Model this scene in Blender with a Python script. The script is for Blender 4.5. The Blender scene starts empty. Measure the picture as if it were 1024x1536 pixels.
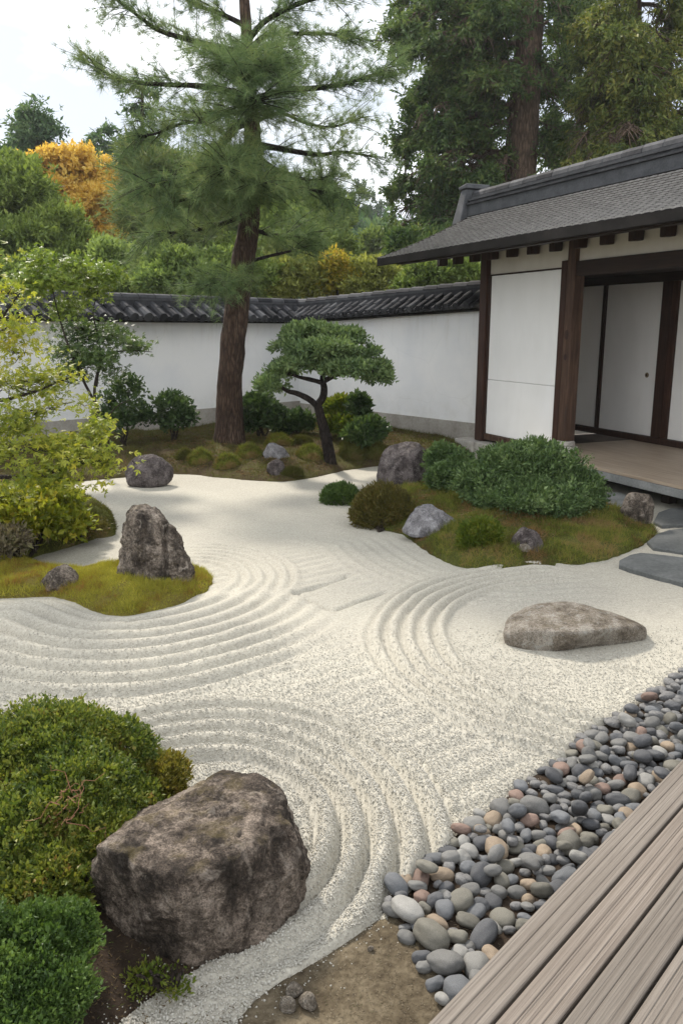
import bpy, bmesh, math, numpy as np
from mathutils import Vector, Matrix
S = bpy.context.scene
R = math.radians
# ------------------------------------------------------------------ camera, sky, sun, exposure
CAM_H, FPX, TILT = 1.9, 1213.0, R(12.9)
cam = bpy.data.cameras.new('camera'); camo = bpy.data.objects.new('camera', cam); S.collection.objects.link(camo)
camo.location = (0, 0, CAM_H); camo.rotation_euler = (math.pi/2 - TILT, 0, 0)
cam.sensor_fit = 'VERTICAL'; cam.sensor_height = 36; cam.lens = FPX/1536*36
cam.clip_start = 0.05; cam.clip_end = 2000
S.camera = camo
SUN_DIR = Vector((-0.32, 0.62, 0.64)).normalized()
sun_el = math.asin(SUN_DIR.z); sun_az = math.atan2(SUN_DIR.x, SUN_DIR.y)
W = bpy.data.worlds.new('World'); S.world = W; W.use_nodes = True
wn = W.node_tree; wn.nodes.clear()
def wnode(t, **k):
    n = wn.nodes.new(t)
    for a, v in k.items(): setattr(n, a, v)
    return n
sky = wnode('ShaderNodeTexSky', sky_type='NISHITA', sun_disc=False, sun_elevation=sun_el, sun_rotation=sun_az, air_density=1.0, dust_density=1.5, ozone_density=1.0)
tc = wnode('ShaderNodeTexCoord')
mp = wnode('ShaderNodeMapping'); mp.inputs['Scale'].default_value = (1.6, 1.6, 4.0); mp.inputs['Location'].default_value = (3.7, 1.2, .4)
nz = wnode('ShaderNodeTexNoise'); nz.inputs['Scale'].default_value = 1.7; nz.inputs['Detail'].default_value = 6; nz.inputs['Roughness'].default_value = .52
cr = wnode('ShaderNodeValToRGB'); cr.color_ramp.elements[0].position = .36; cr.color_ramp.elements[1].position = .60
cr.color_ramp.elements[0].color = (4.2, 4.55, 5.15, 1); cr.color_ramp.elements[1].color = (12.4, 12.4, 12.5, 1)
mx = wnode('ShaderNodeMix', data_type='RGBA'); mx.inputs[0].default_value = .88
bg = wnode('ShaderNodeBackground'); bg.inputs['Strength'].default_value = .128
ow = wnode('ShaderNodeOutputWorld')
L = wn.links.new
L(tc.outputs['Generated'], mp.inputs['Vector']); L(mp.outputs['Vector'], nz.inputs['Vector']); sx = wnode('ShaderNodeSeparateXYZ'); L(tc.outputs['Generated'], sx.inputs[0]); ma = wnode('ShaderNodeMath', operation='MULTIPLY_ADD'); L(sx.outputs['Y'], ma.inputs[0]); ma.inputs[1].default_value = -.14; L(nz.outputs['Fac'], ma.inputs[2]); L(ma.outputs[0], cr.inputs['Fac'])
L(sky.outputs['Color'], mx.inputs[6]); L(cr.outputs['Color'], mx.inputs[7]); L(mx.outputs[2], bg.inputs['Color']); L(bg.outputs['Background'], ow.inputs['Surface'])
sl = bpy.data.lights.new('sun', 'SUN'); sl.energy = 4.1; sl.angle = R(6); sl.color = (1, .92, .82)
so = bpy.data.objects.new('sun', sl); S.collection.objects.link(so); so.rotation_euler = SUN_DIR.to_track_quat('Z', 'Y').to_euler()
S.view_settings.view_transform = 'Standard'; S.view_settings.look = 'None'; S.view_settings.gamma = 1; S.view_settings.exposure = 0.62
S.cycles.max_bounces = 8; S.cycles.diffuse_bounces = 4; S.cycles.transparent_max_bounces = 8; S.cycles.use_denoising = True
S.cycles.caustics_reflective = False; S.cycles.caustics_refractive = False

# ------------------------------------------------------------------ photo-to-ground helpers
def ray(px, py):
    x = (px-512)/FPX; u = (768-py)/FPX
    return x, math.cos(TILT)+u*math.sin(TILT), -math.sin(TILT)+u*math.cos(TILT)
def gp(px, py, z=0.0):
    r = ray(px, py); t = (z-CAM_H)/r[2]; return (r[0]*t, r[1]*t)
def at(px, py, Y):
    r = ray(px, py); t = Y/r[1]; return np.array((r[0]*t, Y, CAM_H+r[2]*t))
def scl(px, py, Y):           # metres per photo pixel at that spot
    r = ray(px, py); return Y/r[1]/FPX
# ------------------------------------------------------------------ numpy noise and meshes
def _hash(i, j, k):
    h = (i.astype(np.int64)*374761393 + j.astype(np.int64)*668265263 + k.astype(np.int64)*2147483647) & 0xffffffff
    h = ((h ^ (h >> 13))*1274126177) & 0xffffffff
    return ((h ^ (h >> 16)) & 0xffffff)/float(0xffffff)
def noise3(p):
    p = np.asarray(p, float); i = np.floor(p).astype(np.int64); f = p-i; f = f*f*f*(f*(f*6-15)+10)
    r = 0
    for a in (0, 1):
        for b in (0, 1):
            for c in (0, 1):
                w = (f[:, 0] if a else 1-f[:, 0])*(f[:, 1] if b else 1-f[:, 1])*(f[:, 2] if c else 1-f[:, 2])
                r = r + w*_hash(i[:, 0]+a, i[:, 1]+b, i[:, 2]+c)
    return r*2-1
def fbm(p, o=4, lac=2.03, g=.5):
    p = np.asarray(p, float); s = 0; a = 1.0; t = 0
    for k in range(o):
        s = s+a*noise3(p+17.3*k); t += a; a *= g; p = p*lac
    return s/t
def nrm(v): return v/np.maximum(np.linalg.norm(v, axis=-1, keepdims=True), 1e-9)
class MB:
    def __init__(s): s.V = []; s.F = []; s.n = 0
    def add(s, V, F):
        V = np.asarray(V, float).reshape(-1, 3); F = np.asarray(F, np.int64)
        if len(F): s.F.append(F+s.n)
        s.V.append(V); s.n += len(V); return s
    def box(s, lo, hi, M=None, taper=0):
        x0, y0, z0 = lo; x1, y1, z1 = hi
        V = np.array([(x0,y0,z0),(x1,y0,z0),(x1,y1,z0),(x0,y1,z0),(x0,y0,z1),(x1,y0,z1),(x1,y1,z1),(x0,y1,z1)], float)
        if M is not None: V = V@np.array(M.to_3x3()).T+np.array(M.translation)
        return s.add(V, [(0,3,2,1),(4,5,6,7),(0,1,5,4),(1,2,6,5),(2,3,7,6),(3,0,4,7)])
    def hexa(s, V): return s.add(V, [(0,3,2,1),(4,5,6,7),(0,1,5,4),(1,2,6,5),(2,3,7,6),(3,0,4,7)])
    def tube(s, P, rad, sides=8, wob=0, seed=0, cap=True):
        P = np.asarray(P, float); n = len(P); rad = np.broadcast_to(np.asarray(rad, float), (n,))
        T = nrm(np.gradient(P, axis=0)); ref = np.array((0.31, .95, .05)) if abs(T[0][1]) < .8 else np.array((1., 0, 0))
        A = nrm(np.cross(T, ref)); B = np.cross(T, A)
        th = np.arange(sides)*2*math.pi/sides
        rr = rad[:, None]*np.ones(sides)
        V = P[:, None]+rr[..., None]*(np.cos(th)[None, :, None]*A[:, None]+np.sin(th)[None, :, None]*B[:, None])
        if wob:
            flat = V.reshape(-1, 3); k = fbm(flat*np.array((9, 9, 4.))+seed, 3).reshape(n, sides)
            V = P[:, None]+(V-P[:, None])*(1+wob*k[..., None])
        i = np.arange(n-1)[:, None]*sides; j = np.arange(sides)[None]; j2 = (j+1) % sides
        F = np.stack([i+j, i+j2, i+sides+j2, i+sides+j], -1).reshape(-1, 4)
        s.add(V.reshape(-1, 3), F)
        if cap:
            b = s.n-n*sides
            s.F.append(np.array([list(range(b, b+sides))][::-1])[:, ::-1]); s.F.append(np.array([list(range(b+(n-1)*sides, b+n*sides))]))
        return s
    def build(s, name, mat, parent=None, smooth=False, loc=None):
        V = np.concatenate(s.V) if s.V else np.zeros((0, 3))
        org = None
        if parent is not None and loc is None: org = world_inv(parent)
        if loc is not None: V = V-np.array(loc)
        elif org is not None:
            V = V@np.array(org.to_3x3()).T+np.array(org.translation)
        me = bpy.data.meshes.new(name)
        me.vertices.add(len(V)); me.vertices.foreach_set('co', V.astype(np.float32).ravel())
        tot = np.concatenate([np.full(len(f), f.shape[1], np.int32) for f in s.F]); li = np.concatenate([f.ravel() for f in s.F]).astype(np.int32)
        st = np.concatenate([[0], np.cumsum(tot)[:-1]]).astype(np.int32)
        me.loops.add(len(li)); me.loops.foreach_set('vertex_index', li)
        me.polygons.add(len(tot)); me.polygons.foreach_set('loop_start', st); me.polygons.foreach_set('loop_total', tot)
        me.polygons.foreach_set('use_smooth', np.full(len(tot), smooth, bool))
        me.update(calc_edges=True); me.validate()
        me.materials.append(mat)
        o = bpy.data.objects.new(name, me); S.collection.objects.link(o)
        if parent is not None: o.parent = parent
        if loc is not None: o.location = loc
        return o
def world_inv(p):
    m = Matrix.Identity(4); q = p
    while q is not None:
        m = Matrix.LocRotScale(q.location, q.rotation_euler, q.scale)@m; q = q.parent
    return m.inverted()
def tag(o, label, cat, group=None, kind=None):
    o['label'] = label; o['category'] = cat
    if group: o['group'] = group
    if kind: o['kind'] = kind
    return o
def thing(name, loc, label, cat, group=None, rz=0):
    o = bpy.data.objects.new(name, None); S.collection.objects.link(o); o.location = loc; o.rotation_euler = (0, 0, rz); o.empty_display_size = .2
    return tag(o, label, cat, group)
# ------------------------------------------------------------------ materials
class NT:
    def __init__(s, name):
        s.m = bpy.data.materials.new(name); s.m.use_nodes = True; s.t = s.m.node_tree; s.t.nodes.clear()
        s.out = s.t.nodes.new('ShaderNodeOutputMaterial')
    def n(s, typ, ins=None, **k):
        nd = s.t.nodes.new('ShaderNode'+typ)
        for a, v in k.items(): setattr(nd, a, v)
        for a, v in (ins or {}).items(): s.set(nd.inputs[a], v)
        return nd
    def set(s, sock, v):
        if isinstance(v, bpy.types.NodeSocket): s.t.links.new(v, sock)
        elif isinstance(v, (tuple, list)) and len(v) == 3 and sock.type == 'RGBA': sock.default_value = (*v, 1)
        else: sock.default_value = v
    def coord(s, scale=(1, 1, 1), kind='Object', rot=(0, 0, 0)):
        c = s.n('TexCoord'); m = s.n('Mapping', {'Vector': c.outputs[kind], 'Scale': scale, 'Rotation': rot}); return m.outputs['Vector']
    def noise(s, vec, scale, detail=5, rough=.55, dist=0): return s.n('TexNoise', {'Vector': vec, 'Scale': scale, 'Detail': detail, 'Roughness': rough, 'Distortion': dist}).outputs['Fac']
    def ramp(s, fac, stops, interp='LINEAR'):
        r = s.n('ValToRGB', {'Fac': fac}); e = r.color_ramp.elements; r.color_ramp.interpolation = interp
        while len(e) < len(stops): e.new(.5)
        for el, (p, c) in zip(e, stops):
            el.position = p; el.color = (*c, 1) if isinstance(c, (tuple, list)) else (c, c, c, 1)
        return r.outputs['Color']
    def mix(s, fac, a, b, mode='MIX'):
        m = s.n('Mix', data_type='RGBA', blend_type=mode); s.set(m.inputs[0], fac); s.set(m.inputs[6], a); s.set(m.inputs[7], b); return m.outputs[2]
    def math(s, op, a, b=0.0, clamp=False):
        m = s.n('Math', operation=op, use_clamp=clamp); s.set(m.inputs[0], a); s.set(m.inputs[1], b); return m.outputs[0]
    def bump(s, h, strength=.5, dist=.01, normal=None):
        b = s.n('Bump', {'Height': h, 'Strength': strength, 'Distance': dist})
        if normal is not None: s.set(b.inputs['Normal'], normal)
        return b.outputs['Normal']
    def finish(s, col, rough=.8, normal=None, spec=.3, trans=0.0, tcol=None):
        p = s.n('BsdfPrincipled', {'Base Color': col, 'Roughness': rough, 'Specular IOR Level': spec})
        if normal is not None: s.set(p.inputs['Normal'], normal)
        sh = p.outputs[0]
        if trans:
            t = s.n('BsdfTranslucent', {'Color': tcol if tcol is not None else col}); m = s.n('MixShader', {0: trans}); s.t.links.new(sh, m.inputs[1]); s.t.links.new(t.outputs[0], m.inputs[2]); sh = m.outputs[0]
        s.t.links.new(sh, s.out.inputs['Surface']); return s.m
def leaf_mat(name, cols, trans=.3, clump=2.5, rough=.5, spec=.25, warm=(1.0, 1.0, .55), rnd=.50, nzm=1.2):
    t = NT(name); g = t.n('NewGeometry')
    k = len(cols); v = t.coord()
    nz = t.noise(v, clump, 4, .6)
    f = t.math('ADD', t.math('MULTIPLY', g.outputs['Random Per Island'], rnd), t.math('MULTIPLY', nz, nzm), False)
    f = t.math('SUBTRACT', f, (rnd+nzm-1)/2, True)
    c = t.ramp(f, [((i+.5)/k, cc) for i, cc in enumerate(cols)])
    tc = t.mix(1.0, c, (1.5*warm[0], 1.5*warm[1], 1.5*warm[2]), 'MULTIPLY')
    return t.finish(c, rough, None, spec, trans, tc)
def bark_mat(name, a, b, c, sc=1.0):
    t = NT(name); v = t.coord((1, 1, .22)); n1 = t.noise(v, 26*sc, 6, .65, .6); n2 = t.noise(t.coord(), 3, 4)
    vo = t.n('TexVoronoi', {'Vector': v, 'Scale': 22*sc}, feature='DISTANCE_TO_EDGE').outputs['Distance']
    crack = t.ramp(vo, [(0, 0.0), (.22, 1.0)])
    col = t.ramp(t.math('ADD', t.math('MULTIPLY', n1, .6), t.math('MULTIPLY', n2, .4)), [(.32, a), (.5, b), (.68, c)])
    col = t.mix(t.math('MULTIPLY', t.math('SUBTRACT', 1.0, crack), .55), col, tuple(x*.4 for x in a))
    h = t.math('ADD', t.math('MULTIPLY', n1, .5), t.math('MULTIPLY', crack, .6))
    return t.finish(col, .9, t.bump(h, .9, .03), .15)
def rock_mat(name, dark, mid, light, lich=(.42, .40, .36), lf=.3, moss=0.0, sc=1.0, streak=.5):
    t = NT(name); v = t.coord(); vs = t.coord((1, 1, .3))
    n1 = t.noise(v, 5*sc, 7, .62, .4); n2 = t.noise(v, 42*sc, 6, .7); n3 = t.noise(vs, 9*sc, 5, .6, .3); n4 = t.noise(v, 140*sc, 3, .7)
    f = t.math('ADD', t.math('MULTIPLY', n1, .42), t.math('ADD', t.math('MULTIPLY', n2, .33), t.math('MULTIPLY', n3, .25)))
    col = t.ramp(f, [(.39, dark), (.485, mid), (.575, light)])
    sp = t.ramp(n4, [(.36, .5), (.5, 1.0), (.66, 1.55)])
    col = t.mix(1.0, col, sp, 'MULTIPLY')
    li = t.noise(v, 11*sc, 8, .7, .8)
    lm = t.ramp(li, [(.56, 0.0), (.64, lf)]); col = t.mix(lm, col, lich)
    st = t.ramp(t.noise(vs, 6*sc, 5, .6), [(.52, 0.0), (.66, streak)]); col = t.mix(st, col, tuple(x*.55 for x in dark))
    if moss:
        g = t.n('NewGeometry'); z = t.n('SeparateXYZ', {0: g.outputs['Normal']}).outputs['Z']
        mm = t.math('MULTIPLY', t.ramp(z, [(.55, 0.0), (.85, 1.0)]), t.ramp(t.noise(v, 7*sc, 6, .7), [(.5, 0.0), (.62, moss)]))
        col = t.mix(mm, col, (.135, .105, .035))
    h = t.math('ADD', t.math('MULTIPLY', n2, .65), t.math('ADD', t.math('MULTIPLY', n4, .28), t.math('MULTIPLY', n1, .6)))
    return t.finish(col, .88, t.bump(h, 1.0, .030/sc), .2)
def wood_mat(name, a, b, c, axis='x', rough=.65, sc=1.0, spec=.3, bs=.35):
    t = NT(name); k = {'x': (.06, 1, 1), 'y': (1, .06, 1), 'z': (1, 1, .06)}[axis]
    v = t.coord(k); n1 = t.noise(v, 38*sc, 6, .6, .5); n2 = t.noise(t.coord((.5, .5, .5)), 4, 4)
    f = t.math('ADD', t.math('MULTIPLY', n1, .7), t.math('MULTIPLY', n2, .3))
    return t.finish(t.ramp(f, [(.3, a), (.5, b), (.7, c)]), rough, t.bump(n1, bs, .006), spec)
def plaster_mat(name, a, b, sc=1.0):
    t = NT(name); v = t.coord(); n1 = t.noise(v, 1.3*sc, 6, .6); n2 = t.noise(t.coord((1, 1, .25)), 5*sc, 5, .65); n3 = t.noise(v, 160, 3)
    col = t.ramp(t.math('ADD', t.math('MULTIPLY', n1, .6), t.math('MULTIPLY', n2, .4)), [(.33, a), (.62, b)])
    return t.finish(col, .85, t.bump(n3, .12, .004), .2)
def flat_mat(name, a, b, sc=8, rough=.8, bs=.4, bd=.01, spec=.3, c=None):
    t = NT(name); v = t.coord(); n1 = t.noise(v, sc, 7, .65); n2 = t.noise(v, sc*9, 4, .6)
    f = t.math('ADD', t.math('MULTIPLY', n1, .65), t.math('MULTIPLY', n2, .35))
    st = [(.34, a), (.62, b)] if c is None else [(.34, a), (.5, b), (.66, c)]
    return t.finish(t.ramp(f, st), rough, t.bump(f, bs, bd), spec)
M = {}
M['bark_pine'] = bark_mat('bark_pine', (.022, .014, .010), (.070, .045, .032), (.15, .105, .078))
M['bark_fir'] = bark_mat('bark_fir', (.045, .032, .023), (.125, .088, .063), (.22, .16, .12), .6)
M['bark_dark'] = bark_mat('bark_dark', (.010, .008, .007), (.026, .020, .017), (.06, .048, .04), 1.6)
M['bark_maple'] = bark_mat('bark_maple', (.02, .015, .012), (.05, .04, .032), (.10, .085, .07), 2)
M['rock_big'] = rock_mat('rock_big', (.016, .0125, .0095), (.070, .055, .043), (.215, .175, .14), (.32, .275, .228), .55, .3, 1.2, .75)
M['rock_stand'] = rock_mat('rock_stand', (.019, .015, .012), (.082, .067, .053), (.25, .21, .172), (.38, .335, .28), .55, .2, 1.4, .7)
M['rock_flat'] = rock_mat('rock_flat', (.070, .055, .040), (.165, .142, .113), (.275, .25, .212), (.33, .335, .305), .5, .12, 1.4, .25)
M['rock_grey'] = rock_mat('rock_grey', (.06, .058, .06), (.145, .14, .145), (.26, .255, .26), (.4, .4, .41), .5, .12, 2.2, .4)
M['rock_purple'] = rock_mat('rock_purple', (.022, .018, .017), (.064, .053, .051), (.145, .126, .12), (.26, .235, .225), .4, .1, 1.6, .4)
M['moss'] = None

# ------------------------------------------------------------------ ground plan
def sdf(P, poly):              # signed distance, negative inside
    P = np.asarray(P, float)[:, :2]; poly = np.asarray(poly, float); n = len(poly)
    d = np.full(len(P), 1e18); ins = np.zeros(len(P), bool)
    for i in range(n):
        a = poly[i]; b = poly[(i+1) % n]; e = b-a; w = P-a
        q = w-e*np.clip((w@e)/(e@e), 0, 1)[:, None]; d = np.minimum(d, (q*q).sum(1))
        c = (a[1] > P[:, 1]) != (b[1] > P[:, 1])
        with np.errstate(divide='ignore', invalid='ignore'):
            xi = (b[0]-a[0])*(P[:, 1]-a[1])/(b[1]-a[1] if b[1] != a[1] else 1e-9)+a[0]
        ins ^= c & (P[:, 0] < xi)
    return np.where(ins, -1, 1)*np.sqrt(d)
def smooth_poly(p, it=2):
    p = np.asarray(p, float)
    for _ in range(it):
        q = np.roll(p, -1, 0); p = np.stack([.75*p+.25*q, .25*p+.75*q], 1).reshape(-1, 2)
    return p
def px_poly(L, it=2): return smooth_poly([gp(*a) if len(a) == 2 else a[:2] for a in L], it)
WC = np.array((-0.85, 16.67)); WL = np.array((-6.9, 10.8)); WR = np.array((2.30, 12.92))
bank = smooth_poly([gp(-60, 735), gp(40, 735), gp(115, 722), gp(185, 716), gp(275, 709), gp(335, 717), gp(420, 724), gp(475, 715), gp(525, 704), gp(575, 697), gp(640, 700), gp(690, 690), (2.25, 12.7), (2.1, 13.6), (-.8, 17.2), (-7.2, 11.2)], 2)
strip = smooth_poly([gp(-120, 735), gp(60, 738), gp(125, 742), gp(163, 760), gp(174, 783), gp(155, 805), gp(105, 821), gp(55, 833), gp(20, 846), gp(-40, 850), gp(-160, 845), (-5.2, 7.2)], 2)
islet = smooth_poly([gp(-160, 850), gp(0, 843), gp(38, 838), gp(68, 850), gp(105, 860), gp(150, 850), gp(230, 845), gp(300, 853), gp(321, 868), gp(314, 884), gp(280, 903), gp(230, 917), gp(185, 925), gp(150, 920), gp(112, 902), gp(75, 893), gp(0, 898), gp(-160, 905)], 2)
isle = smooth_poly([gp(520, 770), gp(535, 790), gp(600, 797), gp(640, 828), gp(685, 850), gp(740, 856), gp(800, 851), gp(870, 848), gp(935, 832), gp(975, 810), gp(987, 797), gp(968, 783), gp(930, 770), gp(890, 745), (2.6, 9.6), (1.9, 10.4), gp(690, 705), gp(600, 722), gp(565, 740), gp(535, 752)], 2)
bed = smooth_poly([(-4, 1.0), (-4, 3.9), gp(-100, 1075), gp(0, 1078), gp(120, 1095), gp(215, 1150), gp(262, 1190), gp(260, 1250), gp(300, 1330), gp(330, 1440), gp(262, 1478), gp(190, 1520), gp(120, 1600), (-.75, 1.0)], 2)
dirt = smooth_poly([gp(345, 1540), gp(400, 1483), gp(470, 1440), gp(540, 1395), gp(578, 1372), (0.28, 2.42), (0.5, 2.3), (0.6, 1.75), (0.1, 1.3), (-.3, 1.2)], 1)
peb = np.array([gp(570, 1362), gp(612, 1312), gp(680, 1262), gp(690, 1243), gp(762, 1195), gp(775, 1178), gp(835, 1142), gp(885, 1095), gp(945, 1062), gp(1024, 1008), gp(1120, 950), (3.2, 4.6), (3.0, 4.4), (0.34, 1.62), gp(640, 1480)])
rockfoot = np.array([gp(125, 1340), gp(200, 1430), gp(290, 1462), gp(390, 1440), gp(450, 1365), gp(466, 1310), (-.13, 2.75), (-.45, 2.95), (-.85, 2.75)])
MOUNDS = {'bank': (bank, .20, .55, .05), 'strip': (strip, .17, .35, .04), 'islet': (islet, .085, .2, .03), 'isle': (isle, .20, .45, .05), 'bed': (bed, .05, .2, .02), 'dirt': (dirt, .006, .1, .006), 'peb': (peb, .012, .1, .008)}
def mound_z(P, key):
    poly, h, w, na = MOUNDS[key]; P3 = np.c_[P[:, :2], np.zeros(len(P))]
    t = -sdf(P, poly)+.022*fbm(P3*9+3, 3)*(1 if key not in ('dirt', 'peb') else .5)
    ti = np.maximum(t, 0)
    lip = .022 if key in ('islet', 'isle', 'strip', 'bank') else .004
    z = h*(1-np.exp(-ti/w))+lip*(1-np.exp(-ti/.015))+na*fbm(P3*2.3+11, 3)*(1-np.exp(-ti/.3))+.020*fbm(P3*8, 3)*(1-np.exp(-ti/.1))*(h > .06)
    return np.where(t > 0, z, t*1.2), t
def hz(P):
    P = np.asarray(P, float).reshape(-1, 2); z = np.zeros(len(P))
    for k in MOUNDS:
        zz, t = mound_z(P, k); z = np.where(t > 0, np.maximum(z, zz), z)
    return z
def gpt(px, py):
    z = 0.0
    for _ in range(7):
        x, y = gp(px, py, z); z = .5*z+.5*float(hz([(x, y)])[0])
    return np.array((x, y, float(hz([(x, y)])[0])))
def sstep(a, b, x): t = np.clip((x-a)/(b-a), 0, 1); return t*t*(3-2*t)
RC = np.array((1.42, 4.75)); RC2 = np.array((2.35, 3.55))
SQ = [gp(443, 890), gp(500, 915), gp(577, 887), gp(520, 866)]
def seg_d(P, a, b):
    a = np.array(a); b = np.array(b); e = b-a; w = P-a; q = w-e*np.clip((w@e)/(e@e), 0, 1)[:, None]; return np.sqrt((q*q).sum(1))
def gravel_z(P):
    P = np.asarray(P, float)[:, :2]; x, y = P[:, 0], P[:, 1]; P3 = np.c_[P, np.zeros(len(P))]
    wob = .018*fbm(P3*1.7, 3)+.006*fbm(P3*9, 2)
    def ridge(d, sp, pw=1.3): c_ = np.cos(2*np.pi*(d/sp)); return .5+.5*c_-.08*np.cos(4*np.pi*(d/sp))
    dI = sdf(P, islet)+wob; dR = sdf(P, rockfoot)+wob; dS = sdf(P, strip)
    dF = seg_d(P, RC, RC2)+wob
    far = np.minimum.reduce([sdf(P, m) for m in (bank, isle)])
    amp = .85+.3*fbm(P3*1.1+5, 2)
    # front boulder rings
    rC = np.hypot((x+.58)*1.13, y-2.75)+wob
    mC = sstep(.50, .56, rC)*(1-sstep(1.13, 1.22, rC))*sstep(1.95, 2.5, y+.1*x)
    zC = .074*ridge(rC-.60, .124)*mC
    # big curve round the flat stone
    rD = np.hypot(x-1.8, (y-4.72)*.97)+wob
    mD = sstep(1.10, 1.17, rD)*(1-sstep(1.62, 1.70, rD))*(1-mC)*(1-sstep(1.5, 2.0, x))
    zD = .056*ridge(rD-1.18, .100)*mD
    # rings right of the standing stone
    rA = np.hypot(x+1.35, (y-5.93)*.93)+wob
    mA = sstep(.46, .52, rA)*(1-sstep(1.0, 1.08, rA))*sstep(-1.45, -1.05, x)*sstep(5.45, 5.85, y)
    zA = .036*ridge(rA-.54, .096)*mA
    # long waves in front of the islet
    mB = sstep(.06, .16, dI)*(1-sstep(1.22, 1.40, dI))*(1-sstep(-.7, .15, x))*(1-sstep(5.3, 5.9, y))*(1-sstep(1.1, 1.02, rC))*(rC > .9)
    zB = .066*ridge(dI-.12+.03*np.sin(x*2.3), .150)*mB
    # faint straight rake lines elsewhere
    q = x*(-.55)+y*.83; mE = (1-mB)*(1-mC)*(1-mD)*(1-mA)*sstep(.15, .4, far)*(1-sstep(6.4, 7.2, y))*sstep(-1.6, -.5, x)*sstep(-.35, .25, fbm(P3*.8+9, 2)+.25)
    mE = mE*sstep(1.55, 1.7, rD)
    zE = .018*ridge(q+wob*2, .13)*mE
    # lines that follow the island edge
    dJ = sdf(P, isle)+wob; mJ = sstep(.1, .2, dJ)*(1-sstep(.8, .95, dJ))*(1-mD)*(1-sstep(6.9, 7.4, y))*(1-sstep(1.7, 2.1, x))
    zJ = .022*ridge(dJ, .12)*mJ
    z = (zC+zD+zA+zB+np.maximum(zE, zJ))*amp
    sq = np.zeros(len(P))
    for a, b in ((SQ[0], SQ[1]), (SQ[1], SQ[2]), (SQ[3], (SQ[0][0]*.35+SQ[3][0]*.65, SQ[0][1]*.35+SQ[3][1]*.65)), ((SQ[0][0], SQ[0][1]), (SQ[0][0]*.3+SQ[3][0]*.7, SQ[0][1]*.3+SQ[3][1]*.7))):
        sq = np.minimum(sq, -.040*np.exp(-(seg_d(P, a, b)/.02)**2))
    z = z*(1-.85*sstep(0, .05, -sdf(P, np.array(SQ))))
    z = z+sq+.006*fbm(P3*3, 3)+.004*fbm(P3*14, 2)
    for k in (dirt, peb, bed): z = z-.05*sstep(.0, .04, -sdf(P, k))
    return z

# ------------------------------------------------------------------ setting: terrain, gravel, mounds
rng = np.random.default_rng(7)
def grid_mesh(xs, ys, zf, keep=None):
    X, Y = np.meshgrid(xs, ys); P = np.c_[X.ravel(), Y.ravel()]; Z, k = zf(P)
    nx, ny = len(xs), len(ys); i = np.arange(ny-1)[:, None]*nx; j = np.arange(nx-1)[None]
    F = np.stack([i+j, i+j+1, i+nx+j+1, i+nx+j], -1).reshape(-1, 4)
    if k is not None: F = F[k[F].any(1)]
    V = np.c_[P, Z]; u = np.unique(F); mp = np.full(len(V), -1); mp[u] = np.arange(len(u))
    return V[u], mp[F]
mt = flat_mat('earth', (.045, .033, .020), (.09, .07, .042), 1.5, .95, .5, .05, .1, (.075, .078, .03))
xs = np.r_[np.linspace(-240, -20, 30), np.linspace(-18, 18, 60), np.linspace(20, 240, 30)]; ys = np.r_[np.linspace(-60, -4, 10), np.linspace(-2, 40, 60), np.linspace(44, 420, 50)]
def terr(P):
    P3 = np.c_[P*.05, np.zeros(len(P))]
    hill = sstep(24, 110, P[:, 1]+.0*P[:, 0])*(7+5*fbm(P3*.5, 3))+sstep(60, 300, P[:, 1])*10
    return -.07+hill+sstep(20, 40, P[:, 1])*.6*fbm(P3*4, 3), None
tag(MB().add(*grid_mesh(xs, ys, terr)).build('ground', mt, smooth=True), 'brown earth ground rising to a wooded slope behind the garden wall', 'ground', kind='structure')

t = NT('raked_gravel'); v = t.coord()
vo = t.n('TexVoronoi', {'Vector': v, 'Scale': 150.0}); cell = t.n('SeparateColor', {0: vo.outputs['Color']})
c1 = t.ramp(cell.outputs[0], [(.02, (.29, .276, .236)), (.15, (.335, .321, .279)), (.6, (.368, .354, .308)), (.95, (.40, .386, .338))])
big = t.ramp(t.noise(v, .9, 5, .6), [(.35, (.93, .92, .90)), (.65, (1.03, 1.02, .985))]); col = t.mix(1.0, c1, big, 'MULTIPLY')
nf = t.noise(v, 55, 4, .7); col = t.mix(1.0, col, t.ramp(nf, [(.34, .84), (.62, 1.06)]), 'MULTIPLY')
hgt = t.math('ADD', t.math('MULTIPLY', t.math('SUBTRACT', 1.0, vo.outputs['Distance']), .8), t.math('MULTIPLY', nf, .9))
M['gravel'] = t.finish(col, .85, t.bump(hgt, .30, .004), .12)
def gz(P): return gravel_z(P)-.004, None
tag(MB().add(*grid_mesh(np.arange(-4.5, 4.6, .021), np.arange(1.0, 8.3, .021), gz)).build('gravel', M['gravel'], smooth=True), 'pale raked gravel with curved ridges around the stones', 'gravel', kind='structure')
xs = np.arange(-9, 9.1, .12); 
def gz2(P):
    z = -.004+.006*fbm(np.c_[P, P[:, :1]*0]*3, 3); inn = (np.abs(P[:, 0]) < 4.3) & (P[:, 1] > 1.2) & (P[:, 1] < 8.2)
    return np.where(inn, -.05, z), None
tag(MB().add(*grid_mesh(xs, np.arange(.2, 17.0, .1), gz2)).build('gravel_court', M['gravel'], smooth=True), 'smooth pale gravel court farther back toward the white wall', 'gravel', kind='structure')

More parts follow.
